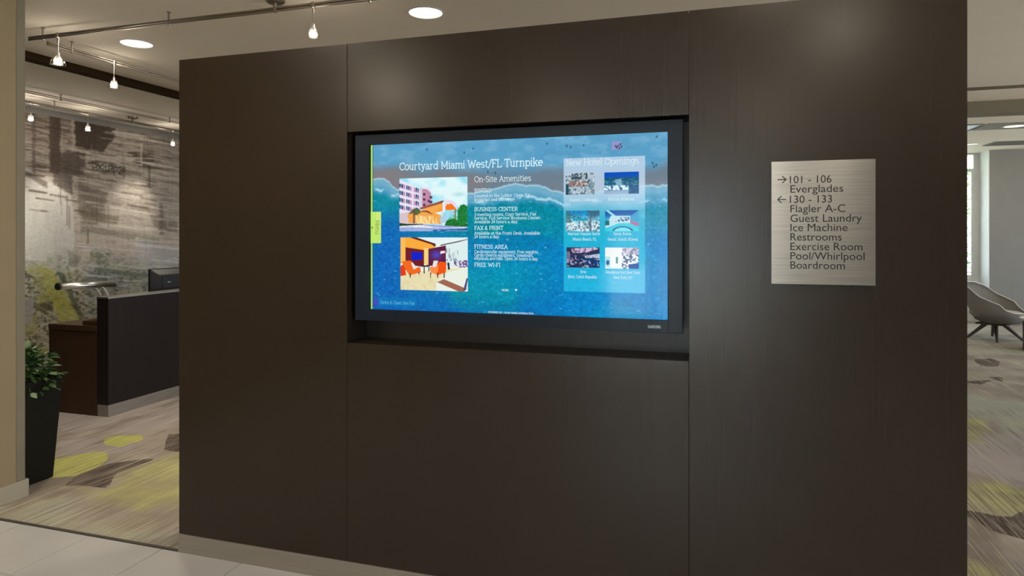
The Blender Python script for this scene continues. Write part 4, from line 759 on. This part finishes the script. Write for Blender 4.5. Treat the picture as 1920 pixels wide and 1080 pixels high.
def rail(name, p0, p1, label, group, offs, r=.011, feed=None):
    group = 'track rails under the ceiling'; p0 = Vector(p0); p1 = Vector(p1); d = (p1-p0).normalized()
    t = tag(empty(name, p0), label, 'track rail', group)
    b = cyl((0, 0, .0085), p1-p0+Vector((0, 0, .0085)), .008 if r > .008 else .005, n=12); b = cyl((0, 0, -.0085), p1-p0+Vector((0, 0, -.0085)), .008 if r > .008 else .005, n=12, bm=b)
    obj('conductor_tube', b, NICKEL, t, smooth=True)
    for s in offs:
        q = d*s
        obj('standoff', lathe([(.009, -.022), (.010, -.018), (.0065, .0), (.0065, CZ-p0.z-.008), (.013, CZ-p0.z-.006), (.013, CZ-p0.z-.0005)], 14, None, q), NICKEL, t)
    if feed is not None:
        q = d*feed; h = CZ-p0.z
        obj('power_feed', lathe([(.008, -.02), (.012, -.018), (.012, h-.03), (.05, h-.028), (.062, h-.018), (.064, h-.0005)], 28, None, q), NICKEL, t)
    return t
RZ = 3.08
rail('track_rail', (-4.885, .915, RZ), (-.6, .915, RZ), 'long metal track rail with twin tubes running across above the dark wood wall', None, (.14, 1.30, 2.845), feed=2.16)
rail('track_rail', (-4.862, 1.04, RZ), (-4.862, 4.2, RZ), 'metal track rail running away from the viewer, from the end of the long rail', None, (.2, 1.6, 2.9))
rail('track_rail', (-7.22, 1.6, RZ), (-7.22, 7.0, RZ), 'thin track rail in front of the top of the mural', None, (1.34, 3.6, 4.8), feed=2.40)
rail('track_rail', (2.0, 5.055, RZ+.02), (6.0, 5.055, RZ+.02), 'thin metal rail under the ceiling right of the wood wall', None, (.3, 1.2, 2.2))
rail('track_rail', (-6.82, 2.2, CZ-.045), (-6.82, 6.0, CZ-.045), 'slender rail close to the ceiling between the dark beam and the mural', None, (.5, 2.0), r=.006)

def pendant(x, y, zr, zb, label, aim, power, group=None, r=.05, spot=70):
    group = 'lit pendants on the track rails'
    t = tag(empty('track_pendant', (x, y, zr)), label, 'pendant lamp', group); d = zb-zr
    obj('clip', lathe([(.010, .018), (.016, .014), (.016, -.016), (.008, -.022), (.005, -.05)], 16, cap=True), NICKEL, t)
    obj('stem', cyl((0, 0, -.02), (0, 0, d+.05), .0028, n=8), NICKEL, t)
    obj('socket', lathe([(.007, d+.06), (.010, d+.052), (.010, d+.03), (.015, d+.024), (.015, d+.012)], 18), CHROME, t)
    obj('glass_shade', lathe([(.012, d+.038), (.026, d+.03), (r*.82, d+.008), (r, d-.018), (r, d-.034), (r-.0025, d-.034), (r-.0025, d-.018), (r*.78, d+.006), (.022, d+.027), (.012, d+.034)], 28, cap=False), SHADEG, t, smooth=True)
    obj('bulb', lathe([(0, -.024), (.014, -.021), (.022, -.010), (.022, -.002), (.014, .008), (.009, .02), (0, .02)], 18, None, (0, 0, d-.004)), BULB, t, smooth=True)
    if power:
        light('pendant_beam', 'SPOT', (x, y, zb-.045), power, WARM, .02, aim, spot, .95)
        light('pendant_glow', 'POINT', (x, y, zb+.0), power*.06, WARM, .05)
    return t
pendant(-4.597, .915, RZ, 2.895, 'glass track pendant on the long rail, at its left end, nearest the viewer', (-4.7, 1.1, 0), TRACK_P)
pendant(-2.44, .915, RZ, 2.905, 'lit track pendant on the long rail, just over the top edge of the wood wall', (-2.6, 1.6, 0), TRACK_P*.6, r=.038)
pendant(-4.862, 1.62, RZ, 2.893, 'bright track pendant on the second rail, in front of the dark ceiling beam', (-5.2, 2.2, .6), TRACK_P, r=.04)
MP = TRACK_P*2.1
pendant(-7.22, 2.668, RZ, 2.905, 'small lit pendant before the mural, first from the left', (XM, 2.60, 1.55), MP, r=.036, spot=62)
pendant(-7.22, 3.36, RZ, 2.90, 'small lit pendant before the mural, second from the left', (XM, 3.30, 1.6), MP, r=.036, spot=62)
pendant(-7.22, 4.66, RZ, 2.89, 'small lit pendant before the mural, close to the edge of the wood wall', (XM, 4.50, 1.6), MP, r=.036, spot=62)
light('pendant_beam', 'SPOT', (-7.22, 5.9, 2.85), MP, WARM, .02, (XM, 5.9, 1.6), 62, .8)

# far ceiling details
v = tag(empty('ceiling_vent', (4.40, 9.95, CZ)), 'long grey vent set in the far ceiling near the grey wall', 'vent')
obj('frame', bx(0, 2.0, 0, .02, -.012, -.0005, bm=bx(0, 2.0, .50, .52, -.012, -.0005, bm=bx(0, .02, .02, .5, -.012, -.0005))), VENTM, v)
for k in range(9): obj('slat', bx(.02, 2.0, .045+k*.052, .060+k*.052, -.012, -.001), VENTM, v)
obj('backing', bx(.02, 2.0, .02, .5, -.003, -.0006), VENTM, v)
v = tag(empty('ceiling_panel', (3.60, 7.86, CZ)), 'shallow grey panel across the far ceiling, around a downlight', 'ceiling panel')
b = bx(0, 3, 0, .22, -.008, -.0005); b = bx(0, 3, .50, .60, -.008, -.0005, bm=b); b = bx(0, .29, .22, .5, -.008, -.0005, bm=b); b = bx(.58, 3, .22, .5, -.008, -.0005, bm=b)
obj('board', b, mat('panel_grey', (.28, .27, .25), .6), v); noisy(MATS['panel_grey'], (.27, .26, .24), (.29, .28, .26), (1, 1, 1), 4)
v = tag(empty('window_reflection', (2.7, 7.86, CZ)), 'pale glowing panel standing in for a window reflection on the ceiling beyond the beam, at the edge of the wood wall', 'reflection_panel')
obj('frame', bx(0, .86, 0, .03, -.014, -.0005, bm=bx(0, .86, .55, .58, -.014, -.0005, bm=bx(.83, .86, .03, .55, -.014, -.0005, bm=bx(0, .03, .03, .55, -.014, -.0005)))), GREYW, v)
for k in range(3): obj('pane', bx(.03+k*.268, .29+k*.268, .03, .55, -.008, -.001), PANELG, v)  # glowing panes imitate a window mirrored in the ceiling

# ------------------------------------------------------------------ far lounge: chair, table
ch = tag(empty('lounge_chair', (4.15, 9.24, 0), math.radians(-34)), 'pale taupe shell lounge chair with dark splayed legs by the window', 'chair')
def shell(off, n=64, mrows=9):
    b = bmesh.new(); rings = []
    for j in range(mrows):
        f = j/(mrows-1); row = []
        for i in range(n):
            be = -180+360*i/n; a = math.radians(be)+math.pi       # be = angle away from the middle of the back
            top = float(np.interp(abs(be), [0, 38, 58, 78, 98, 112, 124, 140, 180], [.865, .86, .80, .68, .61, .57, .485, .445, .43]))
            R = .20+(.405+.03*math.cos(math.radians(be))-.20)*(f**.5)
            z = .26+(top-.26)*f**1.3
            row.append(b.verts.new((R*math.cos(a)*1.05+.05-.05*f*f, R*math.sin(a)*1.05, z)))
        rings.append(row)
    for A_, B_ in zip(rings, rings[1:]):
        for i in range(n): b.faces.new((A_[i], A_[(i+1) % n], B_[(i+1) % n], B_[i]))
    b.faces.new(rings[0][::-1])
    return b, rings
b, rings = shell(0)
rim = [v.co.copy() for v in rings[-1]]; low = [v.co.copy() for v in rings[0]]
bmesh.ops.solidify(b, geom=b.faces[:], thickness=.022); bmesh.ops.recalc_face_normals(b, faces=b.faces)
obj('shell', b, FABRIC, ch, smooth=True)
obj('piping', tube(rim+rim[:1], .0085, 8), PIPING, ch, smooth=True)
b = lathe([(0, .30), (.2, .302), (.30, .35), (.345, .395), (.345, .42), (.30, .44), (0, .45)], 40); bmesh.ops.translate(b, verts=b.verts, vec=(.015, 0, 0)); obj('seat', b, FABRIC, ch, smooth=True)
obj('seat_frame', bx(-.20, .20, -.20, .20, .235, .26, .006), LEGWOOD, ch)
for a in (-70, 20, 110, 205):
    cx, cy = math.cos(math.radians(a)), math.sin(math.radians(a))
    obj('leg', tube([(cx*.10, cy*.10, .25), (cx*.36, cy*.36, 0)], [.034, .018], 8), LEGWOOD, ch)
tb = tag(empty('side_table', (4.43, 8.20, 0)), 'round side table with white top and dark drum base beside the lounge chair', 'table')
obj('base', lathe([(.27, 0), (.29, .01), (.29, .40), (.27, .41)], 40), LEGWOOD, tb, smooth=False)
obj('tabletop', lathe([(.29, .411), (.325, .42), (.33, .45), (.32, .462), (0, .463)], 40), MARBLE, tb)
# shrub outside the far window
sh = tag(empty('outdoor_shrub', (4.3, 13.6, -.2)), 'green leafy tree outside behind the far window', 'tree')
b = tube([(0, 0, 0), (.05, 0, 1.2), (-.05, .1, 2.6)], [.08, .06, .03], 8); b = tube([(.05, 0, 1.2), (.5, .1, 2.4)], [.04, .02], 6, b); obj('trunk', b, BARK, sh)
co = []; fc = []; r3 = random.Random(4)
for k in range(5200):
    p = Vector((r3.gauss(0, .75), r3.gauss(0, .35), r3.uniform(.3, 3.8))); s = r3.uniform(.04, .09)
    a = Vector((r3.uniform(-1, 1), r3.uniform(-1, 1), r3.uniform(-1, 1))).normalized(); c = a.orthogonal().normalized(); i = len(co)
    co += [p-a*s, p+c*s*.5, p+a*s, p-c*s*.5]; fc.append((i, i+1, i+2, i+3))
me = bpy.data.meshes.new('foliage'); me.from_pydata([tuple(c) for c in co], [], fc); o = obj('foliage', me, OUTLEAF, sh); o['kind'] = 'stuff'
